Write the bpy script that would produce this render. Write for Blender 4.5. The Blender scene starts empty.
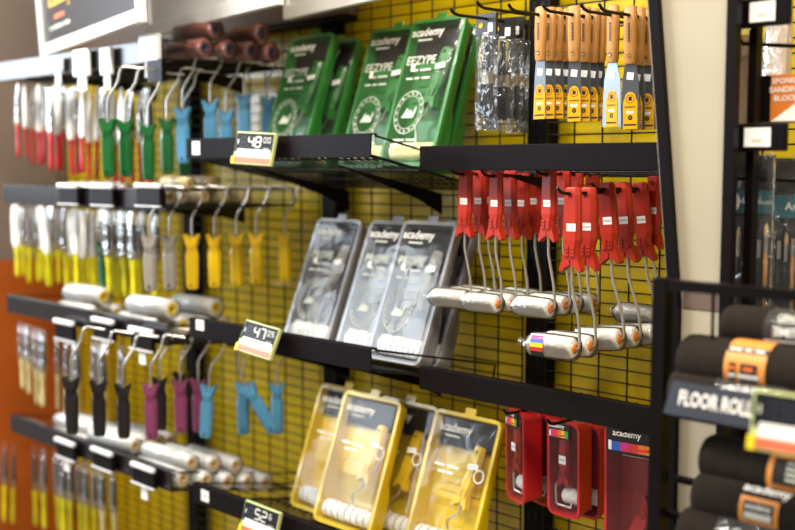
import bpy, math, random
from mathutils import Vector, Matrix
random.seed(7)
C = bpy.context.scene.collection
PI = math.pi
def R(d): return math.radians(d)

# ------------------------------------------------------------------ camera
FPX, CX, CY = 1105.0, 397.5, 265.0
YAW = math.atan2(1105, 1077)
PITCH = math.atan2(100, 1105)
CAM = Vector((0, -1.775, 1.5))
FH = Vector((-math.sin(YAW), math.cos(YAW), 0))
RT = Vector((math.cos(YAW), math.sin(YAW), 0))
FW = FH * math.cos(PITCH) + Vector((0, 0, -math.sin(PITCH)))
UP = RT.cross(FW)
def ray(u, v): return FW * FPX + RT * (u - CX) - UP * (v - CY)
def at(u, v, Y=None, X=None, Z=None):
    d = ray(u, v)
    t = (Y - CAM.y) / d.y if Y is not None else ((X - CAM.x) / d.x if X is not None else (Z - CAM.z) / d.z)
    return CAM + d * t
def px(p):
    q = Vector(p) - CAM
    z = q.dot(FW)
    return CX + FPX * q.dot(RT) / z, CY - FPX * q.dot(UP) / z
cam = bpy.data.cameras.new('camera'); camo = bpy.data.objects.new('camera', cam); C.objects.link(camo)
camo.matrix_world = Matrix.Translation(CAM) @ Matrix((RT, UP, -FW)).transposed().to_4x4()
cam.sensor_width = 36; cam.lens = FPX / 795 * 36; cam.clip_start = .05
cam.dof.use_dof = True; cam.dof.focus_distance = 1.93; cam.dof.aperture_fstop = 2.0
bpy.context.scene.camera = camo

# ------------------------------------------------------------------ materials
def lin(c):
    return tuple((x / 12.92 if x <= .04045 else ((x + .055) / 1.055) ** 2.4) for x in c)
def hexc(h):
    h = h.lstrip('#'); return lin([int(h[i:i + 2], 16) / 255 for i in (0, 2, 4)])
MATS = {}
def mat(name, col, rough=.5, metal=0., var=.12, scale=40, bump=0., bscale=200, coat=0., sss=0., spec=.5, stretch=None):
    m = bpy.data.materials.new(name); m.use_nodes = True
    nt = m.node_tree; b = nt.nodes['Principled BSDF']
    c = hexc(col) if isinstance(col, str) else col
    tc = nt.nodes.new('ShaderNodeTexCoord')
    src = tc.outputs['Object']
    if stretch:
        mp = nt.nodes.new('ShaderNodeMapping'); mp.inputs['Scale'].default_value = stretch
        nt.links.new(src, mp.inputs['Vector']); src = mp.outputs['Vector']
    n = nt.nodes.new('ShaderNodeTexNoise'); n.inputs['Scale'].default_value = scale; n.inputs['Detail'].default_value = 3
    nt.links.new(src, n.inputs['Vector'])
    r = nt.nodes.new('ShaderNodeValToRGB')
    r.color_ramp.elements[0].position = .3; r.color_ramp.elements[1].position = .7
    r.color_ramp.elements[0].color = (*[x * (1 - var) for x in c], 1)
    r.color_ramp.elements[1].color = (*[min(1, x * (1 + var)) for x in c], 1)
    nt.links.new(n.outputs['Fac'], r.inputs['Fac']); nt.links.new(r.outputs['Color'], b.inputs['Base Color'])
    b.inputs['Roughness'].default_value = rough; b.inputs['Metallic'].default_value = metal
    b.inputs['Coat Weight'].default_value = coat; b.inputs['Specular IOR Level'].default_value = spec
    if sss: b.inputs['Subsurface Weight'].default_value = sss; b.inputs['Subsurface Scale'].default_value = .01
    if bump:
        n2 = nt.nodes.new('ShaderNodeTexNoise'); n2.inputs['Scale'].default_value = bscale; n2.inputs['Detail'].default_value = 2
        nt.links.new(src, n2.inputs['Vector'])
        bp = nt.nodes.new('ShaderNodeBump'); bp.inputs['Strength'].default_value = bump; bp.inputs['Distance'].default_value = .002
        nt.links.new(n2.outputs['Fac'], bp.inputs['Height']); nt.links.new(bp.outputs['Normal'], b.inputs['Normal'])
    MATS[name] = m; return m
def film(name, tint=(.96, .97, .97), gloss=.14, rough=.08, bump=.25, bscale=22, haze=0., fres=1.):
    m = bpy.data.materials.new(name); m.use_nodes = True
    nt = m.node_tree; nt.nodes.remove(nt.nodes['Principled BSDF']); out = nt.nodes['Material Output']
    t = nt.nodes.new('ShaderNodeBsdfTransparent'); t.inputs['Color'].default_value = (*tint, 1)
    g = nt.nodes.new('ShaderNodeBsdfGlossy'); g.inputs['Roughness'].default_value = rough
    tc = nt.nodes.new('ShaderNodeTexCoord')
    n = nt.nodes.new('ShaderNodeTexNoise'); n.inputs['Scale'].default_value = bscale; n.inputs['Detail'].default_value = 3; n.inputs['Distortion'].default_value = .6
    nt.links.new(tc.outputs['Object'], n.inputs['Vector'])
    bp = nt.nodes.new('ShaderNodeBump'); bp.inputs['Strength'].default_value = bump; bp.inputs['Distance'].default_value = .01
    nt.links.new(n.outputs['Fac'], bp.inputs['Height']); nt.links.new(bp.outputs['Normal'], g.inputs['Normal'])
    lw = nt.nodes.new('ShaderNodeFresnel'); lw.inputs['IOR'].default_value = 1.45
    ad = nt.nodes.new('ShaderNodeMath'); ad.operation = 'ADD'; ad.inputs[1].default_value = gloss * .6; ad.use_clamp = True
    ml = nt.nodes.new('ShaderNodeMath'); ml.operation = 'MULTIPLY'; ml.inputs[1].default_value = fres
    nt.links.new(lw.outputs['Fac'], ml.inputs[0]); nt.links.new(ml.outputs[0], ad.inputs[0])
    mx = nt.nodes.new('ShaderNodeMixShader')
    nt.links.new(ad.outputs[0], mx.inputs['Fac']); nt.links.new(t.outputs[0], mx.inputs[1]); nt.links.new(g.outputs[0], mx.inputs[2])
    last = mx
    if haze:
        d = nt.nodes.new('ShaderNodeBsdfDiffuse'); d.inputs['Color'].default_value = (.85, .86, .86, 1)
        m2 = nt.nodes.new('ShaderNodeMixShader'); m2.inputs['Fac'].default_value = haze
        nt.links.new(mx.outputs[0], m2.inputs[1]); nt.links.new(d.outputs[0], m2.inputs[2]); last = m2
    nt.links.new(last.outputs[0], out.inputs['Surface'])
    MATS[name] = m; return m

mat('black_metal', '#0d0809', .4, .0, .15, 60, spec=.12)
mat('fascia_dark', '#110b0c', .5, 0, .15, 60, spec=.08)
mat('fascia_gloss', '#161013', .26, 0, .1, 60, spec=.6)
mat('red_pack', '#b01c20', .36, 0, .05, coat=.2)
mat('black_wire', '#0b0909', .45, 0, .1, spec=.3)
mat('post_black', '#0a0808', .5, 0, .15, spec=.12)
mat('chrome', '#dcd7cd', .30, 1., .05)
mat('steel_blade', '#84898f', .34, 1., .12, 30, stretch=(60, 60, 3))
mat('red_plastic', '#a82612', .38, 0, .06, coat=.2)
mat('red_brush', '#ad1218', .3, 0, .06, coat=.4)
mat('green_plastic', '#2d762f', .38, 0, .06, coat=.2)
mat('green_dark', '#0f5a24', .35, 0, .06, coat=.2)
mat('yellow_plastic', '#e0b800', .38, 0, .05, coat=.2)
mat('yellow_tray', '#dcbb0c', .36, 0, .05, coat=.3)
mat('yellow_brush', '#cfc408', .32, 0, .06, coat=.3)
mat('blue_plastic', '#5596bd', .42, 0, .05)
mat('grey_plastic', '#8f8a80', .42, 0, .05)
mat('silver_tray', '#8e8e92', .36, 0., .06, coat=.2)
mat('mauve_plastic', '#7a3558', .42, 0, .06)
mat('dark_plastic', '#191416', .4, 0, .1)
mat('cream_plastic', '#d8c98c', .4, 0, .06)
mat('orange_plastic', '#d8791c', .45, 0, .06)
mat('fleece_white', '#f3f0e8', .9, 0, .06, 60, bump=.8, bscale=260, sss=.1)
mat('fleece_pale', '#e6d79c', .9, 0, .06, 60, bump=.8, bscale=260)
mat('fleece_stripe', '#5d5f62', .9, 0, .1)
mat('fleece_yellow', '#d5b53a', .9, 0, .1, bump=.8)
mat('core_dark', '#241c12', .7)
mat('card_dark', '#26221f', .5, 0, .15, spec=.25)
mat('card_black', '#131113', .4, 0, .1)
mat('label_white', '#efece6', .5, 0, .03)
mat('label_yellow', '#e0a010', .55, 0, .04, spec=.2)
mat('ink_black', '#15110e', .5, 0, .1)
mat('ink_white', '#e6e2d8', .5, 0, .03)
mat('ink_pale', '#bfc2b2', .5, 0, .05)
mat('ink_yellow', '#e8b41c', .5, 0, .03)
mat('ink_red', '#cf3328', .5, 0, .03)
mat('ink_magenta', '#c02a78', .5, 0, .03)
mat('ink_blue', '#2f56b4', .5, 0, .03)
mat('ink_green', '#4aa03a', .5, 0, .03)
mat('ink_orange', '#dd6a1c', .5, 0, .03)
mat('wood', '#b5803f', .5, 0, .22, 9, stretch=(60, 60, 4))
mat('wood_pale', '#c8a777', .5, 0, .2, 9, stretch=(60, 60, 4))
mat('bristle_dark', '#2a2019', .8, 0, .4, 60, stretch=(40, 40, 2))
mat('ferrule', '#b8ad92', .3, 1., .08)
mat('lcd_black', '#151619', .5, 0, .1, spec=.2)
mat('tag_rim', '#b9c17e', .4, 0, .05)
mat('tag_yellow', '#e0c320', .4, 0, .04)
mat('tag_orange', '#cf6a4a', .45, 0, .05)
mat('sign_white', '#f2f1ef', .35, 0, .02, coat=.5)
mat('sign_print', '#211b19', .3, 0, .1, coat=.2)
mat('panel_cream', '#9f957f', .6, 0, .04, 6)
mat('panel_brown', '#5d4b3f', .6, 0, .08)
mat('foam', '#1f1811', .92, 0, .18, 120, bump=.9, bscale=420, spec=.2)
mat('navy', '#22242f', .45, 0, .05)
mat('orange_label', '#d88a3a', .45, 0, .05)
mat('teal', '#1b5c66', .45, 0, .05)
mat('box_orange', '#c9701c', .5, 0, .06)
mat('wrap_red', '#9a4a3a', .45, 0, .2, 20, coat=.4)
mat('wrap_dark', '#2e2a3c', .45, 0, .2, 20, coat=.4)
mat('floor_mat', '#8b8478', .35, 0, .1, 6)
film('clear_film')
film('clear_bag', (.95, .94, .92), .08, .13, 1.0, 38, haze=.03)
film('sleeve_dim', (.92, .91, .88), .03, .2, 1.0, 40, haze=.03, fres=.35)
film('clear_bag_hazy', (.95, .95, .95), .09, .18, 1.0, 40, haze=.15, fres=.8)
film('sleeve_clear', (.95, .96, .97), .08, .15, .8, 40, haze=.07, fres=.6)
film('tray_cover', (.98, .98, .97), .03, .11, .32, 12, haze=.012, fres=.2)
film('tray_cover_shiny', (.98, .98, .97), .03, .10, .55, 9, haze=.012, fres=.5)
film('pack_cover', (.99, .99, .99), .02, .10, .4, 20, haze=.01, fres=.5)

# ------------------------------------------------------------------ mesh helpers
_TXT = {}
def text_geo(s, bold=False):
    """lettering as flat polygons; '=' stands for one unreadable small letter, drawn as a plain dash of a line"""
    k = (s, bold)
    if k not in _TXT and '=' in s:
        vs = []; fs = []; x = -len(s) * .29
        for w in s.split(' '):
            n = len(w) * .58; o = len(vs)
            vs += [(x, -.26, 0), (x + n - .1, -.26, 0), (x + n - .1, .26, 0), (x, .26, 0)]; fs.append((o, o + 1, o + 2, o + 3)); x += n + .58
        _TXT[k] = (vs, fs)
    if k not in _TXT:
        cu = bpy.data.curves.new('t', 'FONT'); cu.body = s; cu.size = 1; cu.align_x = 'CENTER'; cu.align_y = 'CENTER'; cu.resolution_u = 2
        if bold: cu.offset = .018
        o = bpy.data.objects.new('t', cu); C.objects.link(o)
        dg = bpy.context.evaluated_depsgraph_get(); dg.update()
        me = bpy.data.meshes.new_from_object(o.evaluated_get(dg))
        _TXT[k] = ([tuple(v.co) for v in me.vertices], [tuple(p.vertices) for p in me.polygons])
        bpy.data.objects.remove(o); bpy.data.curves.remove(cu); bpy.data.meshes.remove(me)
    return _TXT[k]
I4 = Matrix.Identity(4)
def T(x, y, z): return Matrix.Translation((x, y, z))
def RX(d): return Matrix.Rotation(R(d), 4, 'X')
def RY(d): return Matrix.Rotation(R(d), 4, 'Y')
def RZ(d): return Matrix.Rotation(R(d), 4, 'Z')

class MB:
    def __init__(s): s.v = []; s.f = []; s.m = []; s.slots = []; s.M = I4; s.sm = []
    def _slot(s, m):
        if m not in s.slots: s.slots.append(m)
        return s.slots.index(m)
    def add(s, vs, fs, m, smooth=False):
        o = len(s.v); s.v += [tuple(s.M @ Vector(p)) for p in vs]
        k = s._slot(m)
        for f in fs: s.f.append([o + i for i in f]); s.m.append(k); s.sm.append(smooth)
        return s
    def box(s, c, d, m, M=I4):
        x, y, z = d[0] / 2, d[1] / 2, d[2] / 2
        vs = [M @ Vector((c[0] + a * x, c[1] + b * y, c[2] + e * z)) for a in (-1, 1) for b in (-1, 1) for e in (-1, 1)]
        return s.add(vs, [(0, 1, 3, 2), (4, 6, 7, 5), (0, 4, 5, 1), (2, 3, 7, 6), (0, 2, 6, 4), (1, 5, 7, 3)], m)
    def bbox(s, c, d, m, b=.004, M=I4):
        """box with chamfered vertical (local z) edges"""
        x, y = d[0] / 2, d[1] / 2; b = min(b, x * .9, y * .9)
        ol = [(-x + b, -y), (x - b, -y), (x, -y + b), (x, y - b), (x - b, y), (-x + b, y), (-x, y - b), (-x, -y + b)]
        vs = [M @ Vector((c[0] + p, c[1] + q, c[2] + e * d[2] / 2)) for e in (-1, 1) for p, q in ol]
        n = 8
        fs = [tuple(range(n - 1, -1, -1)), tuple(range(n, 2 * n))] + [(i, (i + 1) % n, n + (i + 1) % n, n + i) for i in range(n)]
        return s.add(vs, fs, m)
    def prism(s, ol, y0, y1, m, M=I4):
        """outline in local XZ extruded along Y"""
        n = len(ol)
        vs = [M @ Vector((p, y0, q)) for p, q in ol] + [M @ Vector((p, y1, q)) for p, q in ol]
        fs = [tuple(range(n)), tuple(range(2 * n - 1, n - 1, -1))] + [(i, n + i, n + (i + 1) % n, (i + 1) % n) for i in range(n)]
        return s.add(vs, fs, m)
    def tube(s, pts, r, m, n=8, closed=False):
        pts = [Vector(p) for p in pts]; N = len(pts); vs = []; fs = []
        up = None
        for i, p in enumerate(pts):
            if closed: t = (pts[(i + 1) % N] - pts[i - 1])
            else: t = pts[min(i + 1, N - 1)] - pts[max(i - 1, 0)]
            t.normalize()
            if up is None: up = t.orthogonal().normalized()
            else: up = (up - t * up.dot(t)).normalized()
            w = t.cross(up)
            for k in range(n):
                a = 2 * PI * k / n
                vs.append(p + (up * math.cos(a) + w * math.sin(a)) * r)
        for i in range(N if closed else N - 1):
            j = (i + 1) % N
            for k in range(n):
                fs.append((i * n + k, i * n + (k + 1) % n, j * n + (k + 1) % n, j * n + k))
        s.add(vs, fs, m, True)
        if not closed: s.add([vs[k] for k in range(n)] + [vs[(N - 1) * n + k] for k in range(n)], [tuple(range(n - 1, -1, -1)), tuple(range(n, 2 * n))], m)
        return s
    def lathe(s, prof, m, M=I4, n=20, wob=0):
        """profile (r, z) around local z of M"""
        vs = []; fs = []
        for i, (r, z) in enumerate(prof):
            for k in range(n):
                a = 2 * PI * k / n; rr = r * (1 + wob * math.sin(a * 5 + i * 1.7) * math.cos(a * 3 - i))
                vs.append(M @ Vector((rr * math.cos(a), rr * math.sin(a), z)))
        for i in range(len(prof) - 1):
            for k in range(n): fs.append((i * n + k, i * n + (k + 1) % n, (i + 1) * n + (k + 1) % n, (i + 1) * n + k))
        return s.add(vs, fs, m, True)
    def cyl(s, r, z0, z1, m, M=I4, n=20, b=.0):
        b = b or r * .12
        return s.lathe([(.0001, z0), (r - b, z0), (r, z0 + b), (r, z1 - b), (r - b, z1), (.0001, z1)], m, M, n)
    def loft(s, secs, m, M=I4, n=12, p=2.8, yo=0):
        vs = []; fs = []
        for (z, w, d) in secs:
            for k in range(n):
                a = 2 * PI * k / n; c, q = math.cos(a), math.sin(a)
                vs.append(M @ Vector((w / 2 * math.copysign(abs(c) ** (2 / p), c), yo + d / 2 * math.copysign(abs(q) ** (2 / p), q), z)))
        for i in range(len(secs) - 1):
            for k in range(n): fs.append((i * n + k, i * n + (k + 1) % n, (i + 1) * n + (k + 1) % n, (i + 1) * n + k))
        s.add(vs, fs, m, True); N = len(secs)
        return s.add([vs[k] for k in range(n)] + [vs[(N - 1) * n + k] for k in range(n)], [tuple(range(n - 1, -1, -1)), tuple(range(n, 2 * n))], m)
    def text(s, txt, size, m, M=I4, bold=False, sx=1.):
        """flat lettering in local XZ facing -Y"""
        vs, fs = text_geo(txt, bold)
        return s.add([M @ Vector((x * size * sx, 0, y * size)) for x, y, z in vs], fs, m)
    def plate(s, x0, x1, z0, z1, m, M=I4, y=0):
        return s.add([M @ Vector(p) for p in ((x0, y, z0), (x1, y, z0), (x1, y, z1), (x0, y, z1))], [(0, 1, 2, 3)], m)
    def ring(s, r0, r1, m, M=I4, n=28, sx=1.):
        vs = []; fs = []
        for k in range(n):
            a = 2 * PI * k / n
            vs += [M @ Vector((r0 * math.cos(a) * sx, 0, r0 * math.sin(a))), M @ Vector((r1 * math.cos(a) * sx, 0, r1 * math.sin(a)))]
        for k in range(n):
            j = (k + 1) % n; fs.append((2 * k, 2 * k + 1, 2 * j + 1, 2 * j))
        return s.add(vs, fs, m)
    def build(s, name, parent=None, bevel=0, kind=None, label=None):
        me = bpy.data.meshes.new(name); me.from_pydata(s.v, [], s.f)
        for k in s.slots: me.materials.append(MATS[k])
        for p, k, q in zip(me.polygons, s.m, s.sm): p.material_index = k; p.use_smooth = q
        me.update()
        o = bpy.data.objects.new(name, me); C.objects.link(o)
        if parent is not None: o.parent = parent
        if bevel:
            b = o.modifiers.new('bevel', 'BEVEL'); b.width = bevel; b.segments = 2; b.limit_method = 'ANGLE'; b.angle_limit = R(50)
        if kind: o['kind'] = kind
        if label: o['label'] = label
        return o
def tag(o, label, cat, group=None):
    o['label'] = label; o['category'] = cat
    if group: o['group'] = group
    return o
def thing(name, label, cat, loc=(0, 0, 0), rot=(0, 0, 0), group=None, scale=1):
    o = bpy.data.objects.new(name, None); C.objects.link(o); o.empty_display_size = .02
    o.location = loc; o.rotation_euler = [R(a) for a in rot]; o.scale = (scale,) * 3
    return tag(o, label, cat, group)
_USED = {}
def place(key, make, label, loc, rot=(0, 0, 0), group=None, scale=1):
    """first call places the prototype itself, later calls copy it with its parts and sub-parts"""
    if key not in _USED:
        r = _USED[key] = make()
    else:
        r0 = _USED[key]; r = r0.copy(); C.objects.link(r)
        for ch in r0.children:
            c = ch.copy(); C.objects.link(c); c.parent = r
            for g in ch.children:
                d = g.copy(); C.objects.link(d); d.parent = c
    r.location = loc; r.rotation_euler = [R(a) for a in rot]
    r.scale = (scale,) * 3 if not isinstance(scale, (tuple, list)) else scale
    r['label'] = label
    if group: r['group'] = group
    return r
ORD = ['first', 'second', 'third', 'fourth', 'fifth', 'sixth', 'seventh', 'eighth', 'ninth', 'tenth', 'eleventh', 'twelfth', 'thirteenth', 'fourteenth', 'fifteenth',
       'sixteenth', 'seventeenth', 'eighteenth', 'nineteenth', 'twentieth', 'twenty-first', 'twenty-second', 'twenty-third', 'twenty-fourth', 'twenty-fifth', 'twenty-sixth',
       'twenty-seventh', 'twenty-eighth', 'twenty-ninth', 'thirtieth']

# ------------------------------------------------------------------ the room
TILT = 11.6                      # display shelves slope down towards the wall
WX = -3.47                       # side wall
def struct(name, mb): return mb.build(name, kind='structure')

def wall_yellow():
    m = mat('wall_yellow', '#dcbd08', .30, 0, .05, 3, coat=.5); return m
wall_yellow()
b = MB(); b.box((-.485, .075, 1.5), (5.97, .05, 3.0), 'wall_yellow'); struct('wall_back', b)
def two_tone():
    m = bpy.data.materials.new('wall_two_tone'); m.use_nodes = True; nt = m.node_tree; bs = nt.nodes['Principled BSDF']
    tc = nt.nodes.new('ShaderNodeTexCoord'); sp = nt.nodes.new('ShaderNodeSeparateXYZ'); nt.links.new(tc.outputs['Object'], sp.inputs[0])
    gt = nt.nodes.new('ShaderNodeMath'); gt.operation = 'GREATER_THAN'; gt.inputs[1].default_value = at(6, 260, X=WX).z
    nt.links.new(sp.outputs['Z'], gt.inputs[0])
    nz = nt.nodes.new('ShaderNodeTexNoise'); nz.inputs['Scale'].default_value = 3; nt.links.new(tc.outputs['Object'], nz.inputs['Vector'])
    mx = nt.nodes.new('ShaderNodeMix'); mx.data_type = 'RGBA'
    mx.inputs['A'].default_value = (*hexc('#a54c00'), 1); mx.inputs['B'].default_value = (*hexc('#75655a'), 1)
    nt.links.new(gt.outputs[0], mx.inputs['Factor'])
    m2 = nt.nodes.new('ShaderNodeMix'); m2.data_type = 'RGBA'; m2.blend_type = 'MULTIPLY'; m2.inputs['Factor'].default_value = .15
    nt.links.new(mx.outputs['Result'], m2.inputs['A']); nt.links.new(nz.outputs['Color'], m2.inputs['B'])
    nt.links.new(m2.outputs['Result'], bs.inputs['Base Color']); bs.inputs['Roughness'].default_value = .6
    MATS['wall_two_tone'] = m
two_tone()
b = MB(); b.box((WX - .03, -.20, 1.5), (.06, .5, 3.0), 'wall_two_tone'); struct('wall_left', b)
b = MB(); b.box((-.75, -1.9, -.025), (5.5, 4.2, .05), 'floor_mat'); struct('floor', b)

zh = at(200, 35, Y=-.03).z; xh = at(345, 10, Y=-.03).x
b = MB(); b.box(((WX + xh) / 2, -.004, zh + .20), (xh - WX, .03, .40), 'panel_brown'); b.box(((WX + xh) / 2, -.010, zh - .006), (xh - WX, .04, .014), 'post_black'); struct('trim_1', b)
# upright posts
POSTX = [-2.69, -2.07, -1.419, -.30, .35]
for i, (x, l) in enumerate(zip(POSTX, ['black slotted upright post behind the brush shelves', 'black slotted upright post behind the tray kit shelves',
        'black slotted upright post between the tray kits and the red rollers', 'black slotted upright post behind the artist brush packs', 'black slotted upright post at the outer end of the display wall'])):
    b = MB(); b.box((x, .022, 1.2), (.05, .036, 2.4), 'post_black')
    for k in range(40):
        for s in (-1, 1): b.box((x + s * .010, .0035, .22 + k * .055), (.005, .002, .022), 'black_wire')
    tag(b.build('upright_post', bevel=.002), l, 'post', 'display wall uprights')
# wire grid panels
gx = [(WX + .02, -2.72), (-2.66, -2.10), (-2.04, -1.449), (-1.389, -.33), (-.27, .32)]
gl = ['black wire grid panel beside the brown side wall', 'black wire grid panel behind the blue and yellow roller handles', 'black wire grid panel behind the tray kits',
      'black wire grid panel behind the red mini rollers', 'black wire grid panel behind the artist brush packs']
for (a, c), l in zip(gx, gl):
    b = MB(); n = max(2, round((c - a) / .068))
    for k in range(n + 1):
        x = a + (c - a) * k / n; b.tube([(x, .0, .3), (x, .0, 2.42)], .0019, 'black_wire', 5)
    for k in range(86):
        z = .3 + k * .0252
        b.tube([(a, .0035, z), (c, .0035, z)], .0016, 'black_wire', 5)
    tag(b.build('wire_grid_panel'), l, 'grid panel', 'wire grid panels')

# ------------------------------------------------------------------ shelves
def shelf(label, X0, X1, Yf, ztop, fh=.0455, tilt=TILT, dark='fascia_dark', rim=True, ends=(1, 1), fY=.002):
    """sloping wire shelf: fascia along the front, wire deck, side rims, two brackets. origin: front edge, fascia bottom, X0"""
    L = X1 - X0; D = -Yf - .006
    t = thing('display_shelf', label, 'shelf', (X0, Yf, ztop - fh))
    b = MB()
    b.box((L / 2, 0, fh / 2), (L, .003, fh), dark); b.box((L / 2, .008, fh - .0015), (L, .016, .003), dark); b.box((L / 2, .008, .0015), (L, .016, .003), dark)
    b.build('fascia', t, bevel=.0008)
    w = MB(); w.M = RX(-tilt)
    Dt = D / math.cos(R(tilt))
    n = round(L / .022)
    for k in range(n + 1):
        x = .004 + (L - .008) * k / n; w.tube([(x, .004, .006), (x, Dt, .006)], .0016, 'black_wire', 5)
    for k in range(4):
        y = .03 + (Dt - .05) * k / 3; w.tube([(.003, y, .0028), (L - .003, y, .0028)], .002, 'black_wire', 5)
    w.build('wire_deck', t)
    if rim:
        for x, e in ((.002, ends[0]), (L - .002, ends[1])):
            if not e: continue
            r = MB(); r.M = RX(-tilt)
            r.tube([(x, .004, fh - .003), (x, Dt, fh - .003)], .0022, 'black_wire', 6)
            r.tube([(x, .004, .004), (x, Dt, .004)], .0022, 'black_wire', 6)
            r.tube([(x, Dt, fh - .003), (x, Dt, .004)], .0022, 'black_wire', 6)
            r.build('side_rail', t)
    for x in (L * .25, L * .75):
        r = MB(); dz = math.tan(R(tilt)) * D
        r.prism([(D * .15, -dz * .15 - .004), (D, -dz - .004), (D, -dz - .05), (D * .8, -dz * .8 - .03)], x - .0015, x + .0015, dark, Matrix(((0, 1, 0, 0), (1, 0, 0, 0), (0, 0, 1, 0), (0, 0, 0, 1))))
        r.build('bracket', t)
    return t
def deckz(ztop, Yf, Y, fh=.0455, tilt=TILT): return ztop - fh + .009 - (Y - Yf) * math.tan(R(tilt))
YM = -.36
XA0, XA1 = at(187, 150, Y=YM).x, at(371, 145, Y=YM).x
zA = at(373, 133, Y=YM).z; zB = at(373, 349, Y=YM).z; zC = at(195, 483, Y=YM).z
shelf('black wire shelf carrying the green tray kits', XA0, XA1, YM, zA)
shelf('black wire shelf carrying the grey tray kits', XA0, XA1, YM, zB)
shelf('black wire shelf carrying the yellow tray kits', XA0, XA1 + .16, YM, zC)
YR = -.24
XR0 = at(420, 155, Y=YR).x; XR1 = XR0 + .70
zR1 = at(420, 146, Y=YR).z; zR2 = at(420, 366, Y=YR).z
shelf('short black shelf above the red mini rollers', XR0, XR1, YR, zR1, tilt=4, rim=False)
shelf('short black shelf above the red roller packs', XR0, XR1, YR, zR2, tilt=4, rim=False)
YL = -.383; XL0, XL1 = -3.03, -2.19
zL = [at(5, 62, Y=YL).z, at(85, 187, Y=YL).z, at(100, 312, Y=YL).z, at(100, 446, Y=YL).z]
TL = dict(zip(zL, (0, 0, 5, TILT)))
for z, l in zip(zL, ['top brush shelf under the white wall signs', 'second brush shelf with white roller sleeves above yellow brushes',
                     'third brush shelf holding yellow-ended roller sleeves', 'lowest brush shelf piled with cream roller sleeves']):
    shelf(l, XL0, XL1, YL, z, fh=.05, tilt=TL[z], dark='fascia_gloss')

# ------------------------------------------------------------------ parts shared by roller tools
def handle_geo(b, m, M=I4, ribs=None):
    """grip from its butt at z=0 down to a forked wire end at z=-.135"""
    vs = []; fs = []
    secs = [(0, .020, .010), (-.003, .0265, .015), (-.012, .0285, .017), (-.05, .0305, .019), (-.082, .0315, .019), (-.094, .0245, .017), (-.106, .0245, .017), (-.113, .0265, .016)]
    for z, w, d in secs:
        x, y = w / 2, d / 2; cx_, cy_ = x * .62, y * .35
        for q in ((-cx_, -y), (cx_, -y), (x, -cy_), (x, cy_), (cx_, y), (-cx_, y), (-x, cy_), (-x, -cy_)): vs.append(M @ Vector((*q, z)))
    for a in range(len(secs) - 1):
        for k in range(8): fs.append((a * 8 + k, a * 8 + (k + 1) % 8, a * 8 + 8 + (k + 1) % 8, a * 8 + 8 + k))
    fs += [tuple(range(7, -1, -1)), tuple(range((len(secs) - 1) * 8, len(secs) * 8))]
    b.add(vs, fs, m)
    for s in (-1, 1):
        b.prism([(s * .001, -.106), (s * .0125, -.104), (s * .0145, -.114), (s * .0192, -.128), (s * .0165, -.132), (s * .009, -.125), (s * .001, -.121)], -.0078, .0078, m, M)
    for r in range(3):
        for s in (-1, 1): b.box((s * .0055, -.0085, -.094 - r * .0055), (.0075, .005, .0040), ribs or m, M)
    b.lathe([(.0001, 0), (.0032, 0), (.0032, .002)], 'core_dark', M @ T(0, -.0084, -.012) @ RX(90), 10)
def make_roller(hm, lab):
    t = thing('mini_roller', 'x', 'paint roller')
    b = MB(); handle_geo(b, hm); b.build('handle', t)
    w = MB(); w.tube([(0, 0, -.112), (0, 0, -.150), (.001, 0, -.158), (.010, 0, -.196), (.013, 0, -.208), (.0145, 0, -.222), (.0160, 0, -.243), (.0150, 0, -.250), (.010, 0, -.253), (-.055, 0, -.253)], .0026, 'chrome', 8)
    w.build('wire_frame', t)
    RM = T(.006, 0, -.253) @ RY(-90)
    r = MB(); r.lathe([(.006, .0), (.013, .0), (.0165, .003), (.0175, .008), (.0180, .068), (.0165, .076), (.012, .081), (.0001, .082)], 'fleece_white', RM, 20); ro = r.build('roller_sleeve', t)
    c = MB(); c.lathe([(.0001, -.0035), (.0065, -.0035), (.008, -.002), (.008, .002)], 'orange_plastic', RM, 14); c.build('end_cap', ro, label='orange end cap')
    g = MB(); g.lathe([(.0165, -.005), (.0185, -.003), (.0197, .004), (.0205, .045), (.0195, .076), (.012, .086), (.004, .093), (.009, .101)], 'clear_bag', RM, 22, wob=.04); g.build('clear_wrapper', t)
    s = MB(); s.plate(-.008, .008, -.006, .006, 'label_white', T(.003, -.0103, -.062) @ RX(2)); s.text('====', .006, 'ink_pale', T(.003, -.0107, -.062)); s.build('price_sticker', t)
    if lab:
        l = MB(); n = 8
        for a, c2 in ((0, 'ink_black'), (1, 'ink_black'), (2, 'ink_red'), (3, 'ink_yellow'), (4, 'ink_blue'), (5, 'ink_magenta')):
            ang0 = -150 + a * 19; ang1 = ang0 + 19
            vs = [RM @ Vector((.0205 * math.cos(R(q)), .0205 * math.sin(R(q)), z)) for q in (ang0, ang1) for z in (.046, .070)]
            l.add(vs, [(0, 1, 3, 2)], c2)
        l.build('rainbow_label', t)
    return t
def make_frame(hm):
    """bare wire roller frame hung by its axle over a rail: origin at the axle on the rail, handle below"""
    t = thing('roller_tool', 'x', 'roller tool')
    b = MB(); handle_geo(b, hm, T(-.036, 0, -.244) @ RY(180)); b.build('handle', t)
    w = MB(); w.tube([(.052, 0, -.002), (.008, 0, .003), (.0, 0, -.001), (-.004, 0, -.012), (-.008, 0, -.030), (-.030, 0, -.062), (-.035, 0, -.074), (-.036, 0, -.135)], .0027, 'chrome', 8)
    w.build('wire_frame', t)
    return t

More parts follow.
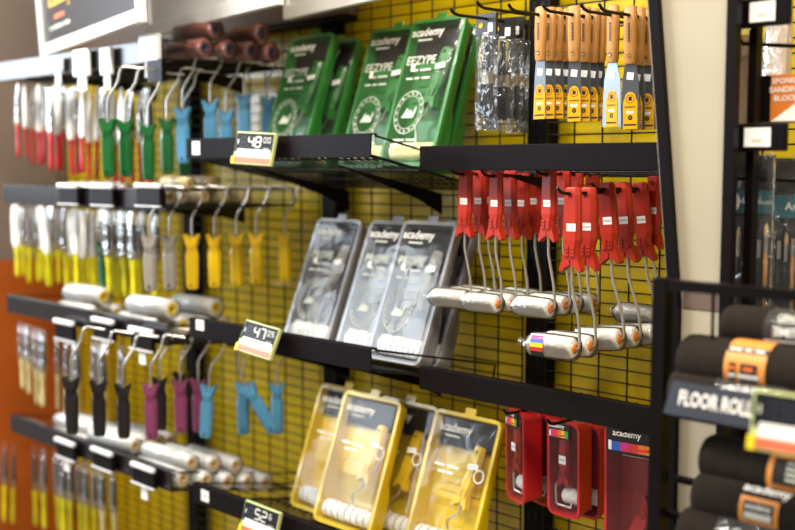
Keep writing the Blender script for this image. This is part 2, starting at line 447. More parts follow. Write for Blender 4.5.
# ------------------------------------------------------------------ tray kits
def make_tray(name, W, H, tt, tb, body, hm, title, cover_head, stripes=True, zsc=1.):
    """roller tray in a clear cover. origin: bottom centre of the back; open face towards -Y"""
    t = thing(name, 'x', 'tray kit')
    rc = .018; lev = []
    for k in range(5): a = PI / 2 * k / 4; lev.append((rc - rc * math.cos(a) if 0 else rc * (1 - math.cos(PI / 2 - a)) * 0 + rc - rc * math.cos(a) * 1, 0))
    lev = [(rc - rc * math.cos(PI / 2 * k / 4), W / 2 - rc + rc * math.sin(PI / 2 * k / 4)) for k in range(5)]
    lev += [(H * .22, W / 2), (H * .34, W / 2), (H * .40, W / 2), (H * .7, W / 2)]
    lev += [(H - rc + rc * math.sin(PI / 2 * k / 4), W / 2 - rc + rc * math.cos(PI / 2 * k / 4)) for k in range(5)]
    def depth(z):
        f = z / H
        return tb if f < .3 else (tt if f > .42 else tb + (tt - tb) * (f - .3) / .12)
    yf = -tb
    def ringpts(ins, y=None, back=False):
        out = []
        for z, w in lev:
            zz = min(max(z, ins), H - ins) if ins else z
            out.append((w - ins, (yf + depth(z) - .002) if back else y, zz))
        return out
    rows = [ringpts(.0, yf + .010), ringpts(.0, yf), ringpts(.008, yf), ringpts(.012, back=True)]
    n = len(lev); b = MB(); vs = []; fs = []
    for r in rows: vs += [(-x, y, z) for x, y, z in r] + [(x, y, z) for x, y, z in r]
    st = 2 * n
    def idx(row, k):      # loop over ring: left bottom->top then right top->bottom
        return row * st + (k if k < n else n + (2 * n - 1 - k))
    for r in range(3):
        for k in range(2 * n):
            j = (k + 1) % (2 * n); fs.append((idx(r, k), idx(r, j), idx(r + 1, j), idx(r + 1, k)))
    for k in range(n - 1): fs.append((3 * st + k, 3 * st + n + k, 3 * st + n + k + 1, 3 * st + k + 1))
    b.add(vs, fs, body)
    # outer shell of the well
    o1 = ringpts(.004, yf + .004); o2 = ringpts(.009, back=True); vs = []
    for r in (o1, o2): vs += [(-x, y + .0015, z) for x, y, z in r] + [(x, y + .0015, z) for x, y, z in r]
    fs = []
    for k in range(2 * n):
        j = (k + 1) % (2 * n); fs.append((idx(0, k), idx(1, k), idx(1, j), idx(0, j)))
    for k in range(n - 1): fs.append((st + k, st + k + 1, st + n + k + 1, st + n + k))
    b.add(vs, fs, body)
    b.bbox((0, yf + .006, H + .006), (.03, .002, .016), body, .0008)      # hang tab
    for k in range(7):                                                   # ramp ribs
        b.box((0, yf + tt - .003, H * (.46 + .055 * k)), (W * .62, .002, .0022), body)
    b.build('tray', t)
    # header card inside the cover
    h = MB(); h.box((0, yf + .0215, H - .012 - H * cover_head / 2), (W - .022, .0012, H * cover_head), 'card_dark')
    if title == 'EEZYPE': h.M = I4
    h.build('header_card', t)
    # tools inside
    hx = W * .24
    g = MB(); handle_geo(g, hm, T(hx, yf + .0115, H * .80) @ RY(8)); g.build('roller_handle', t)
    hz = H * .80 - .112
    w = MB(); x0 = hx - .016
    w.tube([(x0, yf + .012, hz), (x0 - .006, yf + .014, hz - .03), (x0 - .030, yf + .018, hz - .045), (x0 - .034, yf + .02, hz - .055), (x0 - .026, yf + .026, H * .16), (W * .36, yf + .03, H * .145), (W * .36, yf + .03, H * .125)], .0026, 'chrome', 7)
    w.build('wire_frame', t)
    RM = T(-W / 2 + .016, yf + .024, H * .115) @ RY(90); Lr = W - .034
    r = MB(); r.cyl(.020, 0, Lr, 'fleece_white' if stripes else 'fleece_pale', RM, 18, .004)
    if stripes:
        for k in range(7):
            z = Lr * (k + .7) / 7.4; r.lathe([(.0203, z - .0012), (.0206, z), (.0203, z + .0012)], 'fleece_stripe', RM, 18)
    r.build('roller_sleeve', t)
    # printed clear cover
    c = MB(); vs = []; fs = []
    pr = [(-W / 2 + .004, 0), (-W / 2 + .010, -.002), (W / 2 - .010, -.002), (W / 2 - .004, 0)]
    zz = [.004, .014, H * .5, H - .014, H - .004]; yy = [0, -.002, -.0028, -.002, 0]
    for z, y in zip(zz, yy):
        for x, q in pr: vs.append((x, yf - .0008 + (q + y) * (1 if q else .2), z))
    for i in range(4):
        for k in range(3): fs.append((i * 4 + k, i * 4 + k + 1, i * 4 + 5 + k, i * 4 + 4 + k))
    c.add(vs, fs, 'tray_cover_shiny' if body == 'silver_tray' else 'tray_cover'); cv = c.build('clear_cover', t)
    p = MB(); yp = yf - .0068
    p.text('academy', .026, 'ink_white', T(-W * .10, yp, H - .034), True)
    p.text('=========', .008, 'ink_pale', T(-W * .12, yp, H - .051))
    if title:
        p.build('brand_print', cv); p = MB()
        p.text(title, .026, 'ink_pale', T(-W * .10, yp, H * .70), True, 1.0)
        p.text('==== ======', .009, 'ink_pale', T(-W * .06, yp, H * .635))
        p.text('==== === =====', .0085, 'ink_pale', T(-W * .08, yp, H * .58))
        p.box((-W * .22, yp, H * .655), (.011, .0003, .013), 'ink_white', I4)
        p.build('title_print', cv); p = MB()
        RMx = T(-W * .10, yp, H * .35)
        p.ring(.047, .0450, 'ink_pale', RMx, 36, .85); p.ring(.0365, .0353, 'ink_pale', RMx, 36, .85)
        p.add([RMx @ Vector(q) for q in ((-.018, 0, -.012), (-.006, 0, .010), (.0, 0, .002), (.006, 0, .006), (.012, 0, -.004), (.018, 0, .014), (.020, 0, .008), (.016, 0, -.012))], [(0, 1, 2, 3, 4, 5, 6, 7)], 'ink_pale')
        for k in range(16):
            a = 2 * PI * k / 16; p.box((.0, 0, .0408), (.0045, .0003, .0036), 'ink_pale', RMx @ Matrix.Diagonal((.85, 1, 1, 1)) @ RY(k * 22.5))
        p.text('======= ======', .008, 'ink_pale', T(-W * .06, yp, H * .165)); p.text('=== ====== ========', .007, 'ink_pale', T(-W * .06, yp, H * .135))
    else:
        p.build('brand_print', cv); p = MB()
        p.text('===== ======', .010, 'ink_white', T(-W * .10, yp, H * .62)); p.text('==== ===', .009, 'ink_white', T(-W * .10, yp, H * .575))
        p.build('title_print', cv); p = MB()
        p.ring(.014, .0115, 'ink_white', T(W * .38, yp, H * .60), 20)
    p.build('emblem_print', cv)
    s = MB(); s.plate(-.013, .013, -.0055, .0055, 'label_white', T(hx + .006, yf - .0074, H * .655) @ RY(-6))
    for k in range(6): s.plate(-.010 + k * .0035, -.0085 + k * .0035, -.003, .003, 'ink_pale', T(hx + .006, yf - .0076, H * .655) @ RY(-6))
    s.build('price_sticker', t)
    return t
TW, TH = .155, .285
def put_tray(key, make, label, u, v, Yt, lean, zt, group, yaw=0, W=TW, tt=.030, tb=.045, H=TH, Yf=YM, dx=0, tb_=0):
    """u: photo column of the upper front corner; Yt: distance of the upper front edge from the wall"""
    p = at(u, v, Y=Yt)
    lean_r = R(lean)
    # tray frame: origin back bottom centre; upper front edge local (-W/2, -tb, H)
    Yo = Yt + tb * math.cos(lean_r) - H * math.sin(lean_r)
    zo = deckz(zt, Yf, Yo) + .003
    ob = place(key, make, label, (p.x + W / 2 + dx, Yo, zo), (-lean, 0, yaw), group)
    return ob
gk = lambda: make_tray('roller_tray_kit', TW, TH + .038, .030, .045, 'green_plastic', 'green_plastic', 'EEZYPE', .21, False)
sk = lambda: make_tray('roller_tray_kit', TW + .004, TH + .022, .030, .045, 'silver_tray', 'grey_plastic', 'PROPE', .30, True)
yk = lambda: make_tray('roller_tray_kit', TW + .032, TH + .012, .030, .045, 'yellow_tray', 'yellow_plastic', None, .20, True)
# green kits on the top shelf
G = 'green roller tray kits'
def gt(l, u, v, Y, dx=0): put_tray('g', gk, l, u, v, Y, 19, zA, G, dx=dx, H=TH + .038)
gt('green roller tray kit standing behind the price display marked 48', 292, 28, -.088)
gt('green roller tray kit tucked behind the first kit beside the 48 price display', 316, 30, -.038)
gt('green roller tray kit standing in the middle of the top tray shelf', 372, 28, -.07)
gt('green roller tray kit at the open end of the top tray shelf', 417, 20, -.092, -.012)
gt('green roller tray kit half hidden behind the one at the shelf end', 441, 22, -.036, -.045)
G = 'grey roller tray kits'
def st(l, u, v, Y, dx=0): put_tray('s', sk, l, u, v, Y, 22, zB, G, dx=dx, W=TW + .004, H=TH + .022)
st('silvery grey roller tray kit nearest the price display marked 47', 318, 213, -.06)
st('silvery grey roller tray kit between two others on the middle shelf', 371, 215, -.075)
st('silvery grey roller tray kit at the open end of the middle shelf', 408, 217, -.098, -.012)
st('silvery grey roller tray kit behind the red handles and white rollers', 440, 220, -.042, -.055)
G = 'yellow roller tray kits'
def yt(l, u, v, Y, dx=0): put_tray('y', yk, l, u, v, Y, 20, zC, G, dx=dx, W=TW + .032, H=TH + .012)
yt('yellow roller tray kit half covered by another, beside the 52 price display', 321, 378, -.075)
yt('yellow roller tray kit with striped roller, in front of two others', 345, 387, -.125)
yt('yellow roller tray kit in shade behind the striped roller kit', 380, 398, -.075)
yt('yellow roller tray kit at the open end, next to the red packs', 436, 406, -.085)

# ------------------------------------------------------------------ price displays
SEG = {'0': 'abcdef', '1': 'bc', '2': 'abged', '3': 'abgcd', '4': 'fgbc', '5': 'afgcd', '6': 'afgedc', '7': 'abc', '8': 'abcdefg', '9': 'abcdfg'}
def seven(b, ch, x, z, w, h, m, y):
    t = w * .2
    R_ = {'a': (0, h / 2, w, t), 'd': (0, -h / 2, w, t), 'g': (0, 0, w, t), 'f': (-w / 2, h / 4, t, h / 2), 'b': (w / 2, h / 4, t, h / 2), 'e': (-w / 2, -h / 4, t, h / 2), 'c': (w / 2, -h / 4, t, h / 2)}
    for s in SEG[ch]:
        dx, dz, sw, sh = R_[s]; b.plate(x + dx - sw / 2 * .9, x + dx + sw / 2 * .9, z + dz - sh / 2 * .9, z + dz + sh / 2 * .9, m, I4, y)
def price_display(label, loc, rot, W, H, big, small, dim=False):
    t = thing('price_display', label, 'price display', loc, rot)
    b = MB(); b.bbox((0, 0, 0), (W, .010, H), 'tag_rim', .002); b.build('frame', t, bevel=.0012)
    b = MB(); b.plate(-W / 2 + .003, W / 2 - .003, -H / 2 + H * .38, H / 2 - .003, 'lcd_black', I4, -.0055)
    b.plate(-W * .42, -W * .40, H * .12, H * .26, 'ink_white', I4, -.0058)
    b.build('screen', t)
    b = MB(); dw = W * .13; hh = H * .30; x = -W * .08 if not dim else -W * .20
    for k in range(3): seven(b, '8', -W * .28 + k * dw * 1.35, H * .18, dw * .8, hh, 'navy', -.0057)
    for k, c in enumerate(big): seven(b, c, x + k * dw * 1.4, H * .20, dw, hh, 'ink_white' if not dim else 'navy', -.006)
    for k, c in enumerate(small): seven(b, c, x + len(big) * dw * 1.42 + k * dw * .8 - dw * .15, H * .27, dw * .5, hh * .5, 'ink_white' if not dim else 'navy', -.006)
    b.plate(W * .25, W * .40, H * .0, H * .02, 'ink_pale', I4, -.006)
    b.build('digits', t)
    b = MB(); b.plate(-W * .40, W * .45, -H * .27, -H * .03, 'label_white', I4, -.0058); b.build('paper_strip', t)
    b = MB(); b.plate(-W / 2 + .003, W / 2 - .003, -H / 2 + .003, -H * .29, 'tag_orange', I4, -.0055); b.box((-W / 2 + .003, -.003, -H / 2 + .008), (.009, .008, .016), 'tag_yellow'); b.build('orange_strip', t)
    b = MB(); b.box((0, .016, H * .35), (.02, .022, .012), 'black_metal'); b.build('clip', t)
    return t
def place_tag(label, uc, vc, Y, W, H, big, small, lean, roll, yaw, **k):
    p = at(uc, vc, Y=Y); return price_display(label, p, (-lean, roll, yaw), W, H, big, small, **k)
place_tag('price display showing 48 clipped to the green kit shelf', 255, 149, YM - .03, .112, .068, '48', '00', 12, 3, 8)
place_tag('price display showing 47 clipped to the grey kit shelf', 259, 340, YM - .03, .112, .068, '47', '05', 22, 5, 2)
place_tag('price display showing 52 clipped to the yellow kit shelf', 261, 522, YM - .03, .112, .068, '52', '6', 14, 3, 4)

# small white stickers on the fascias
def sticker(label, u, v, Y, w, h, rot=0):
    p = at(u, v, Y=Y); b = MB(); b.M = T(*p) @ RY(rot)
    b.box((0, 0, 0), (w, .001, h), 'label_white')
    b.plate(-w * .3, w * .3, -h * .1, h * .15, 'ink_pale', I4, -.0007)
    return tag(b.build('price_sticker'), label, 'sticker', 'small white shelf stickers')
sticker('small white sticker on the corner of the green kit shelf', 196, 148, YM - .0025, .03, .030)
sticker('small white sticker on the corner of the grey kit shelf', 200, 325, YM - .0025, .03, .024)
sticker('small white sticker on the corner of the yellow kit shelf', 205, 496, YM - .0025, .03, .026)

# ------------------------------------------------------------------ pegs
def peg(label, X, z, Y0, Y1=-.004):
    b = MB(); b.M = T(X, 0, z)
    b.tube([(0, Y1, 0), (0, Y0 + .02, 0), (0, Y0 + .008, .003), (0, Y0, .010)], .003, 'black_wire', 7)
    b.box((0, -.006, 0), (.03, .004, .014), 'black_metal')
    return tag(b.build('peg_hook'), label, 'hook', 'black display hooks')

# red mini rollers
def red_group(tag_, us, v, Y0, hookl, zshift=0, rolls=None, first_u_hook=None, labs=None):
    X = at(us[0], v, Y=Y0).x
    z = at(us[0], v, Y=Y0).z
    out = []
    for i, u in enumerate(us):
        p = at(u, v, X=X)
        Y = p.y
        out.append((X, Y, z))
    peg(hookl, X, z - .0055, Y0 - .035)
    return out
RG = 'red mini rollers on hooks'
hooks = [
    ('first', [463, 477, 486], 171, -.20, 'black hook nearest the grey tray kits, carrying red rollers'),
    ('second', [494, 508, 521, 533], 173, -.20, 'black hook second from the grey tray kits, carrying red rollers'),
    ('third', [547, 561, 574, 590], 171, -.20, 'black hook third from the grey tray kits, carrying red rollers'),
    ('low', [570, 586], 190, -.275, 'low black hook carrying the two lowest red rollers'),
    ('outer', [604, 620, 637], 186, -.185, 'black hook beside the cream panel, carrying red rollers'),
]
for hn, us, v, Y0, hl in hooks:
    pts = red_group(hn, us, v, Y0, hl)
    for i, p in enumerate(pts):
        where = {'first': 'on the hook nearest the grey tray kits', 'second': 'on the second hook from the grey tray kits', 'third': 'on the third hook from the grey tray kits',
                 'low': 'on the lowest red roller hook', 'outer': 'on the hook beside the cream panel'}[hn]
        lab = (hn == 'low' and i == 0) or (hn == 'first' and i == 1)
        tw = {'outer': [2.5, 3.5, 6], 'low': [0, 1], 'first': [-1, 0, 1]}.get(hn, [0, 1, -1, .6])[i % 4 if hn not in ('outer', 'first', 'low') else i]
        yaw = {'first': [14, 10, 6], 'second': [3, 0, 4, 2], 'third': [-2, 2, 0, 3], 'low': [10, 9], 'outer': [8, 8, 6]}[hn][i]
        place('red_l' if lab else 'red', (lambda: make_roller('red_plastic', True)) if lab else (lambda: make_roller('red_plastic', False)),
              'red-handled mini roller, ' + ORD[i] + ' from the front ' + where, (p[0] + random.uniform(-.001, .001), p[1] - (-.008), p[2] + .0055 + random.uniform(-.002, .002)), (0, -tw * .4 - (4 if hn == 'outer' else 0), yaw * .6), RG, 1.08 if hn in ('low', 'outer') else 1.0)
p = at(655, 176, Y=-.05)
place('red', None, 'red-handled white mini roller hanging deep behind the others by the cream panel', (p.x, p.y, p.z), (0, 0, 0), RG)

# ------------------------------------------------------------------ scrapers
def make_scraper(bw, bl):
    t = thing('paint_scraper', 'x', 'scraper')
    b = MB(); b.loft([(.006, .014, .009), (.004, .022, .013), (-.03, .024, .015), (-.060, .0225, .015), (-.086, .021, .014), (-.090, .018, .012)], 'wood')
    for z in (-.010, -.076): b.lathe([(.0001, 0), (.0028, 0), (.0028, .0015)], 'ferrule' if z < -.05 else 'core_dark', T(0, -.0076, z) @ RX(90), 10)
    for k in range(8): b.plate(-.002, .002, -.026 - k * .004, -.0235 - k * .004, 'ink_black', I4, -.0078)
    b.build('handle', t)
    b = MB(); b.prism([(-.009, -.085), (-.010, -.093), (-bw * .42, -.118), (-bw * .5, -.104 - bl), (bw * .5, -.104 - bl), (bw * .42, -.118), (.010, -.093), (.009, -.085)], -.0006, .0006, 'steel_blade'); b.build('blade', t)
    zl = -.104 - bl
    b = MB(); lw = min(bw * .42, .0125)
    ol = [(-lw, zl), (lw, zl), (lw, zl + .046)] + [(lw * math.cos(PI * k / 8) * .8, zl + .050 + .012 * math.sin(PI * k / 8)) for k in range(9)] + [(-lw, zl + .046)]
    b.prism(ol, -.0012, -.0006, 'label_yellow')
    b.ring(.0075, .0065, 'ink_black', T(0, -.0014, zl + .050), 16); b.plate(-.003, .003, .047 + zl, zl + .054, 'ink_black', I4, -.0014)
    b.text('academy', .0055, 'ink_black', T(0, -.0014, zl + .037), True)
    b.text('===', .008, 'ink_white', T(0, -.0014, zl + .028), True)
    b.ring(.0042, .0012, 'ink_black', T(0, -.0014, zl + .019), 14)
    b.text('=======', .0055, 'ink_black', T(0, -.0014, zl + .007))
    b.build('yellow_label', t)
    b = MB(); b.plate(-.006, .006, -.006, .006, 'label_white', T(0, -.0011, -.110) @ RY(8)); b.build('price_sticker', t)
    return t
SG = 'wooden-handled scrapers on hooks'
scr = [(-1.2615, [541, 550, 558, 566], 9, .029, .090, 'on the hook next to the brush bags'),
       (-1.185, [575, 586, 594, 600], 9, .029, .090, 'on the second scraper hook'),
       (-1.1046, [613], 9, .042, .094, ''),
       (-1.068, [631, 640, 648], 9, .034, .094, 'on the hook by the cream panel')]
for X, us, v, bw, bl, wh in scr:
    z = None
    for i, u in enumerate(us):
        p = at(u, v, X=X)
        if z is None:
            z = p.z; peg('black hook carrying wooden-handled scrapers ' + (wh.replace('on the', 'at the') or 'with the single wide blade'), X, z - .0005 - .010, p.y - .09)
        place('scr%g' % bw, lambda bw=bw, bl=bl: make_scraper(bw, bl),
              ('wide-bladed wooden-handled scraper hanging alone between two stacks' if not wh else 'wooden-handled steel scraper, ' + ORD[i] + ' from the front ' + wh),
              (X + random.uniform(-.002, .002), p.y, z + random.uniform(-.002, .002)), (random.uniform(-1, 1), random.uniform(-1, 1), (-6 if bw > .04 else (0 if i == 0 and X < -1.2 and X < -1.25 else random.uniform(9, 18)))), SG)

# brushes in clear bags
def make_bag():
    t = thing('bagged_brush', 'x', 'brush')
    b = MB(); b.box((0, 0, -.012), (.052, .006, .040), 'card_black')
    b.lathe([(.0001, 0), (.006, 0), (.006, .001)], 'ink_yellow', T(-.013, -.0032, -.012) @ RX(90), 12); b.plate(.006, .018, -.026, -.010, 'label_white', I4, -.0034); b.plate(-.006, .008, -.030, -.027, 'ink_white', I4, -.0034)
    b.build('header_card', t)
    b = MB(); b.loft([(-.035, .010, .008), (-.07, .013, .009), (-.10, .020, .012)], 'dark_plastic'); b.build('handle', t)
    b = MB(); b.loft([(-.10, .034, .012), (-.122, .036, .013)], 'ferrule'); b.build('ferrule', t)
    b = MB(); b.loft([(-.122, .034, .012), (-.165, .037, .011), (-.185, .030, .006)], 'bristle_dark'); b.build('bristles', t)
    b = MB()
    vs = []; fs = []; nx, nz = 7, 12
    for sgn in (-1, 1):
        for j in range(nz + 1):
            for i in range(nx + 1):
                q = i / nx; f = j / nz
                vs.append((-.029 + .058 * q, sgn * (.0005 + .009 * math.sin(PI * q) ** .6 * math.sin(PI * min(1, f * 1.02 + .02)) ** .5 + .0018 * math.sin(q * 17 + f * 9) * math.sin(PI * q)), -.030 - .178 * f))
    for s in range(2):
        o = s * (nx + 1) * (nz + 1)
        for j in range(nz):
            for i in range(nx):
                a = o + j * (nx + 1) + i; fs.append((a, a + 1, a + nx + 2, a + nx + 1) if s else (a, a + nx + 1, a + nx + 2, a + 1))
    b.add(vs, fs, 'clear_bag', True); b.build('clear_bag', t)
    return t
X = -1.3915
p0 = at(487, 18, X=X); peg('black hook carrying the brushes in clear bags', X, p0.z - .002, -.285)
for i, u in enumerate([487, 505, 514, 521]):
    p = at(u, 18, X=X if i < 1 else X + .004)
    place('bag', make_bag, 'dark brush in a clear bag, ' + ORD[i] + ' from the front of its hook', (X, p.y, p0.z - .004 * (i % 2)), (0, random.uniform(-2, 2), [-4, 10, 6, -3][i]), 'bagged brushes beside the green kits')
peg('empty black hook above the bagged brushes', at(477, 5, Y=-.22).x, at(477, 7, Y=-.22).z, -.22)

# ------------------------------------------------------------------ red roller packs at the bottom
def make_pack(W, H, D, big):
    t = thing('roller_pack', 'x', 'roller pack')
    b = MB(); n = 16; rc = .014
    def rr(w, h, zc): return [(sx * (w / 2 - rc) + rc * math.cos(a), zc + sz * (h / 2 - rc) + rc * math.sin(a)) for sx, sz, a0 in ((1, 1, 0), (-1, 1, 90), (-1, -1, 180), (1, -1, 270)) for a in [R(a0 + 90 * k / 4) for k in range(5)]]
    o = [(rr(W, H, -H / 2), -D + .006), (rr(W, H, -H / 2), -D), (rr(W - .010, H - .010, -H / 2), -D), (rr(W - .016, H - .016, -H / 2), -.004)]
    vs = []; fs = []
    for r, y in o: vs += [(x, y, z) for x, z in r]
    N = 20
    for r in range(3):
        for k in range(N): j = (k + 1) % N; fs.append((r * N + k, (r + 1) * N + k, (r + 1) * N + j, r * N + j))
    fs.append(tuple(3 * N + k for k in range(N)))
    o2 = [(rr(W - .003, H - .003, -H / 2), -D + .003), (rr(W - .013, H - .013, -H / 2), -.002)]
    b.add(vs, fs, 'red_pack')
    vs = []
    for r, y in o2: vs += [(x, y, z) for x, z in r]
    b.add(vs, [(k, (k + 1) % N, N + (k + 1) % N, N + k) for k in range(N)] + [tuple(N + k for k in range(N))], 'red_pack')
    b.build('tray', t)
    g = MB()
    if big: handle_geo(g, 'red_pack', T(-.035, -D + .014, -H * .94) @ RY(207))
    else: handle_geo(g, 'red_pack', T(-.006, -D + .012, -.024) @ Matrix.Scale(.78, 4))
    g.build('roller_handle', t)
    w = MB()
    if big:
        w.tube([(.012, -D + .012, -H * .94 + .11), (.04, -D + .012, -H * .42), (.055, -D + .012, -H * .38), (.056, -D + .012, -H * .22), (.03, -D + .012, -H * .16)], .0028, 'chrome', 7)
        RM = T(-W * .30, -D + .02, -H * .16) @ RY(90); Lr = W * .55
    else:
        z1 = -H + .062; z2 = -H + .026
        w.tube([(-.006, -D + .012, -.112), (-.012, -D + .012, z1 + .008), (-W * .36, -D + .012, z1 - .008), (-W * .37, -D + .012, z1 - .016), (-W * .35, -D + .012, z2 - .006), (-W * .30, -D + .012, z2 - .010), (W * .12, -D + .012, z2 - .010), (W * .12, -D + .018, z2 + .010)], .0027, 'chrome', 7)
        RM = T(-W * .16, -D + .022, -H + .036) @ RY(90); Lr = W * .55
    w.build('wire_frame', t)
    r = MB(); r.cyl(.015, 0, Lr, 'fleece_white', RM, 18, .003); r.build('roller_sleeve', t)
    c = MB(); c.plate(-W / 2 + .005, W / 2 - .005, -H + .005, -.005, 'pack_cover', I4, -D - .001); c.build('clear_cover', t)
    l = MB(); lw = W * (.66 if not big else .8); lh = .030 if not big else .045; x0 = -W / 2 + .006; z1 = -.004; y = -D - .0024
    l.box((x0 + lw / 2, y, z1 - lh / 2), (lw, .001, lh), 'card_black')
    y -= .0008; cols = ['ink_magenta', 'ink_red', 'ink_orange', 'ink_yellow', 'ink_green'] if not big else ['ink_blue', 'ink_magenta', 'ink_red', 'ink_orange', 'ink_yellow']
    for k, cc in enumerate(cols): l.plate(x0 + lw * (.10 + .165 * k), x0 + lw * (.10 + .165 * (k + 1)), z1 - lh * .88, z1 - lh * (.42 if not big else .52), cc, I4, y)
    l.plate(x0 + lw * .04, x0 + lw * .10, z1 - lh * .88, z1 - lh * .5, 'ink_white', I4, y)
    l.add([(x0 + lw * .3, y - .0002, z1 - lh * .78), (x0 + lw * .8, y - .0002, z1 - lh * .66), (x0 + lw * .8, y - .0002, z1 - lh * .78), (x0 + lw * .35, y - .0002, z1 - lh * .84)], [(0, 1, 2, 3)], 'ink_red')
    l.text('academy', lh * .36, 'ink_white', T(x0 + lw * .38, y, z1 - lh * .18), True)
    l.build('rainbow_label', t)
    if not big:
        s = MB(); s.plate(-.0085, .0085, -.008, .008, 'label_white', T(.0, -D - .0024, -.072)); s.text('====', .006, 'ink_pale', T(0, -D - .0026, -.072)); s.build('price_sticker', t)
    return t
PG = 'red roller packs on hooks'
def put_pack(key, mk, label, u, v, Y, yaw, roll=0, pegl=None, D=.045):
    p = at(u, v, Y=Y); place(key, mk, label, p, (0, roll, yaw), PG)
    if pegl: peg(pegl, p.x, p.z + .001, p.y - D - .05)
mk1 = lambda: make_pack(.078, .180, .045, False)
put_pack('pk', mk1, 'red mini roller pack turned aside next to the yellow tray kits', 535, 408, -.10, -24, -2, 'black hook holding the two red packs beside the yellow kits')
put_pack('pk', mk1, 'red mini roller pack behind the turned pack by the yellow kits', 556, 411, -.045, -18, -1)
put_pack('pk', mk1, 'red mini roller pack facing forward with its white roller in view', 579, 418, -.105, -4, -1, 'black hook holding the forward facing red packs')
put_pack('pk', mk1, 'red mini roller pack behind the forward facing one', 598, 420, -.05, -2, -1)
put_pack('pkb', lambda: make_pack(.135, .26, .05, True), 'large red roller pack with angled handle beside the floor roll rack', 652, 424, -.10, 4, -1, 'black hook holding the large red pack', D=.05)

# ------------------------------------------------------------------ brush bay
def make_brush(kind):
    hm, br, cover, blade = {'red': ('red_brush', 'bristle_dark', 'sleeve_clear', 0), 'redcard': ('red_brush', 'bristle_dark', 'label_white', 0), 'yellow': ('yellow_brush', 'bristle_dark', 'sleeve_clear', 0),
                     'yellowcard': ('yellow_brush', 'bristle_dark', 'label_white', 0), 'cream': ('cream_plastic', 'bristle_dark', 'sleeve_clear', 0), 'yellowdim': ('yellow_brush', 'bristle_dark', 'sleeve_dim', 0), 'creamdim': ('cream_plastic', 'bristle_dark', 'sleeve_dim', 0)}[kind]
    t = thing('paint_brush', 'x', 'paint brush')
    b = MB(); b.loft([(-.006, .026, .006), (-.045, .030, .013), (-.085, .030, .015)], br); b.build('bristles', t)
    b = MB(); b.loft([(-.084, .031, .016), (-.108, .030, .015)], 'ferrule'); b.build('ferrule', t)
    b = MB(); b.loft([(-.107, .027, .013), (-.125, .026, .013), (-.145, .016, .011), (-.175, .017, .012), (-.205, .021, .012), (-.222, .016, .010), (-.226, .009, .007)], hm); b.build('handle', t)
    b = MB()
    if 'card' in kind: b.loft([(.030, .030, .002), (.022, .042, .004), (-.02, .044, .015), (-.10, .040, .019), (-.118, .028, .017)], cover)
    else: b.loft([(.030, .030, .002), (.022, .038, .004), (-.02, .038, .014), (-.10, .036, .018)], cover)
    b.build('sleeve', t)
    return t
def brush_row(kinds, lst, group, text, vt, zdrop):
    for i, (u, vtop, vbot, Y, k) in enumerate(lst):
        p = at(u, vtop, Y=Y); q = at(u, vbot, Y=Y)
        s = (p.z - q.z) / .256
        place('br_' + k, lambda k=k: make_brush(k), text % ORD[i], (p.x, p.y, p.z - .03 * s), (random.uniform(-2, 2), random.uniform(-2.5, 2.5), random.uniform(-25, 15)), group, s)
def lerp(a, b, t): return a + (b - a) * t
L1 = []
us = [17, 24, 32, 38, 44, 50, 56, 62, 69, 75, 82, 89, 97, 104, 112, 121, 130, 139, 147]
for i, u in enumerate(us):
    t = i / (len(us) - 1)
    L1.append((u, lerp(84, 88, t) + (i % 3) * 1.5, lerp(158, 188, t ** .8) + [0, -3, 2][i % 3] , -.33 + .2 * ((i * 7) % 5) / 5, 'redcard' if i in (1, 3, 6, 8, 10, 11, 12, 14, 15) else 'red'))
brush_row(None, L1, 'red-handled brushes under the top shelf', 'red-handled paint brush under the top shelf, %s counting from the brown wall', 0, 0)
L2 = []
us = [15, 21, 29, 35, 40, 46, 51, 57, 63, 69, 75, 81, 87, 93, 101, 106, 111, 117, 122, 127, 132, 138, 143, 156]
for i, u in enumerate(us):
    t = i / (len(us) - 1)
    L2.append((u, lerp(205, 212, t) + (i % 2) * 2, lerp(276, 300, t ** .7) + [0, -3, 2][i % 3], -.33 + .2 * ((i * 7) % 5) / 5, 'yellowcard' if i in (0, 4, 5, 9, 10, 11, 13) else 'yellow'))
brush_row(None, L2, 'yellow-handled brushes under the second shelf', 'yellow-handled paint brush under the second shelf, %s counting from the brown wall', 0, 0)
L3 = []
us = [20, 27, 35, 42, 57, 66, 75, 94, 101, 121]
for i, u in enumerate(us):
    t = i / (len(us) - 1)
    L3.append((u, lerp(322, 345, t), lerp(388, 432, t ** .8) + [0, -3, 2][i % 3], -.30 + .12 * ((i * 7) % 5) / 5, 'cream'))
brush_row(None, L3, 'cream-handled brushes under the third shelf', 'cream-handled paint brush under the third shelf, %s counting from the orange wall', 0, 0)
L4 = []
us = [4, 13, 34, 43, 55, 62, 69, 78, 85, 94, 101, 112]
for i, u in enumerate(us):
    t = i / (len(us) - 1)
    L4.append((u, lerp(440, 470, t), lerp(520, 548, t), -.30 + .14 * ((i * 7) % 5) / 5, 'yellowdim' if i < 10 else 'creamdim'))
brush_row(None, L4, 'brushes under the lowest shelf', 'paint brush in clear sleeve under the lowest shelf, %s counting from the orange wall', 0, 0)

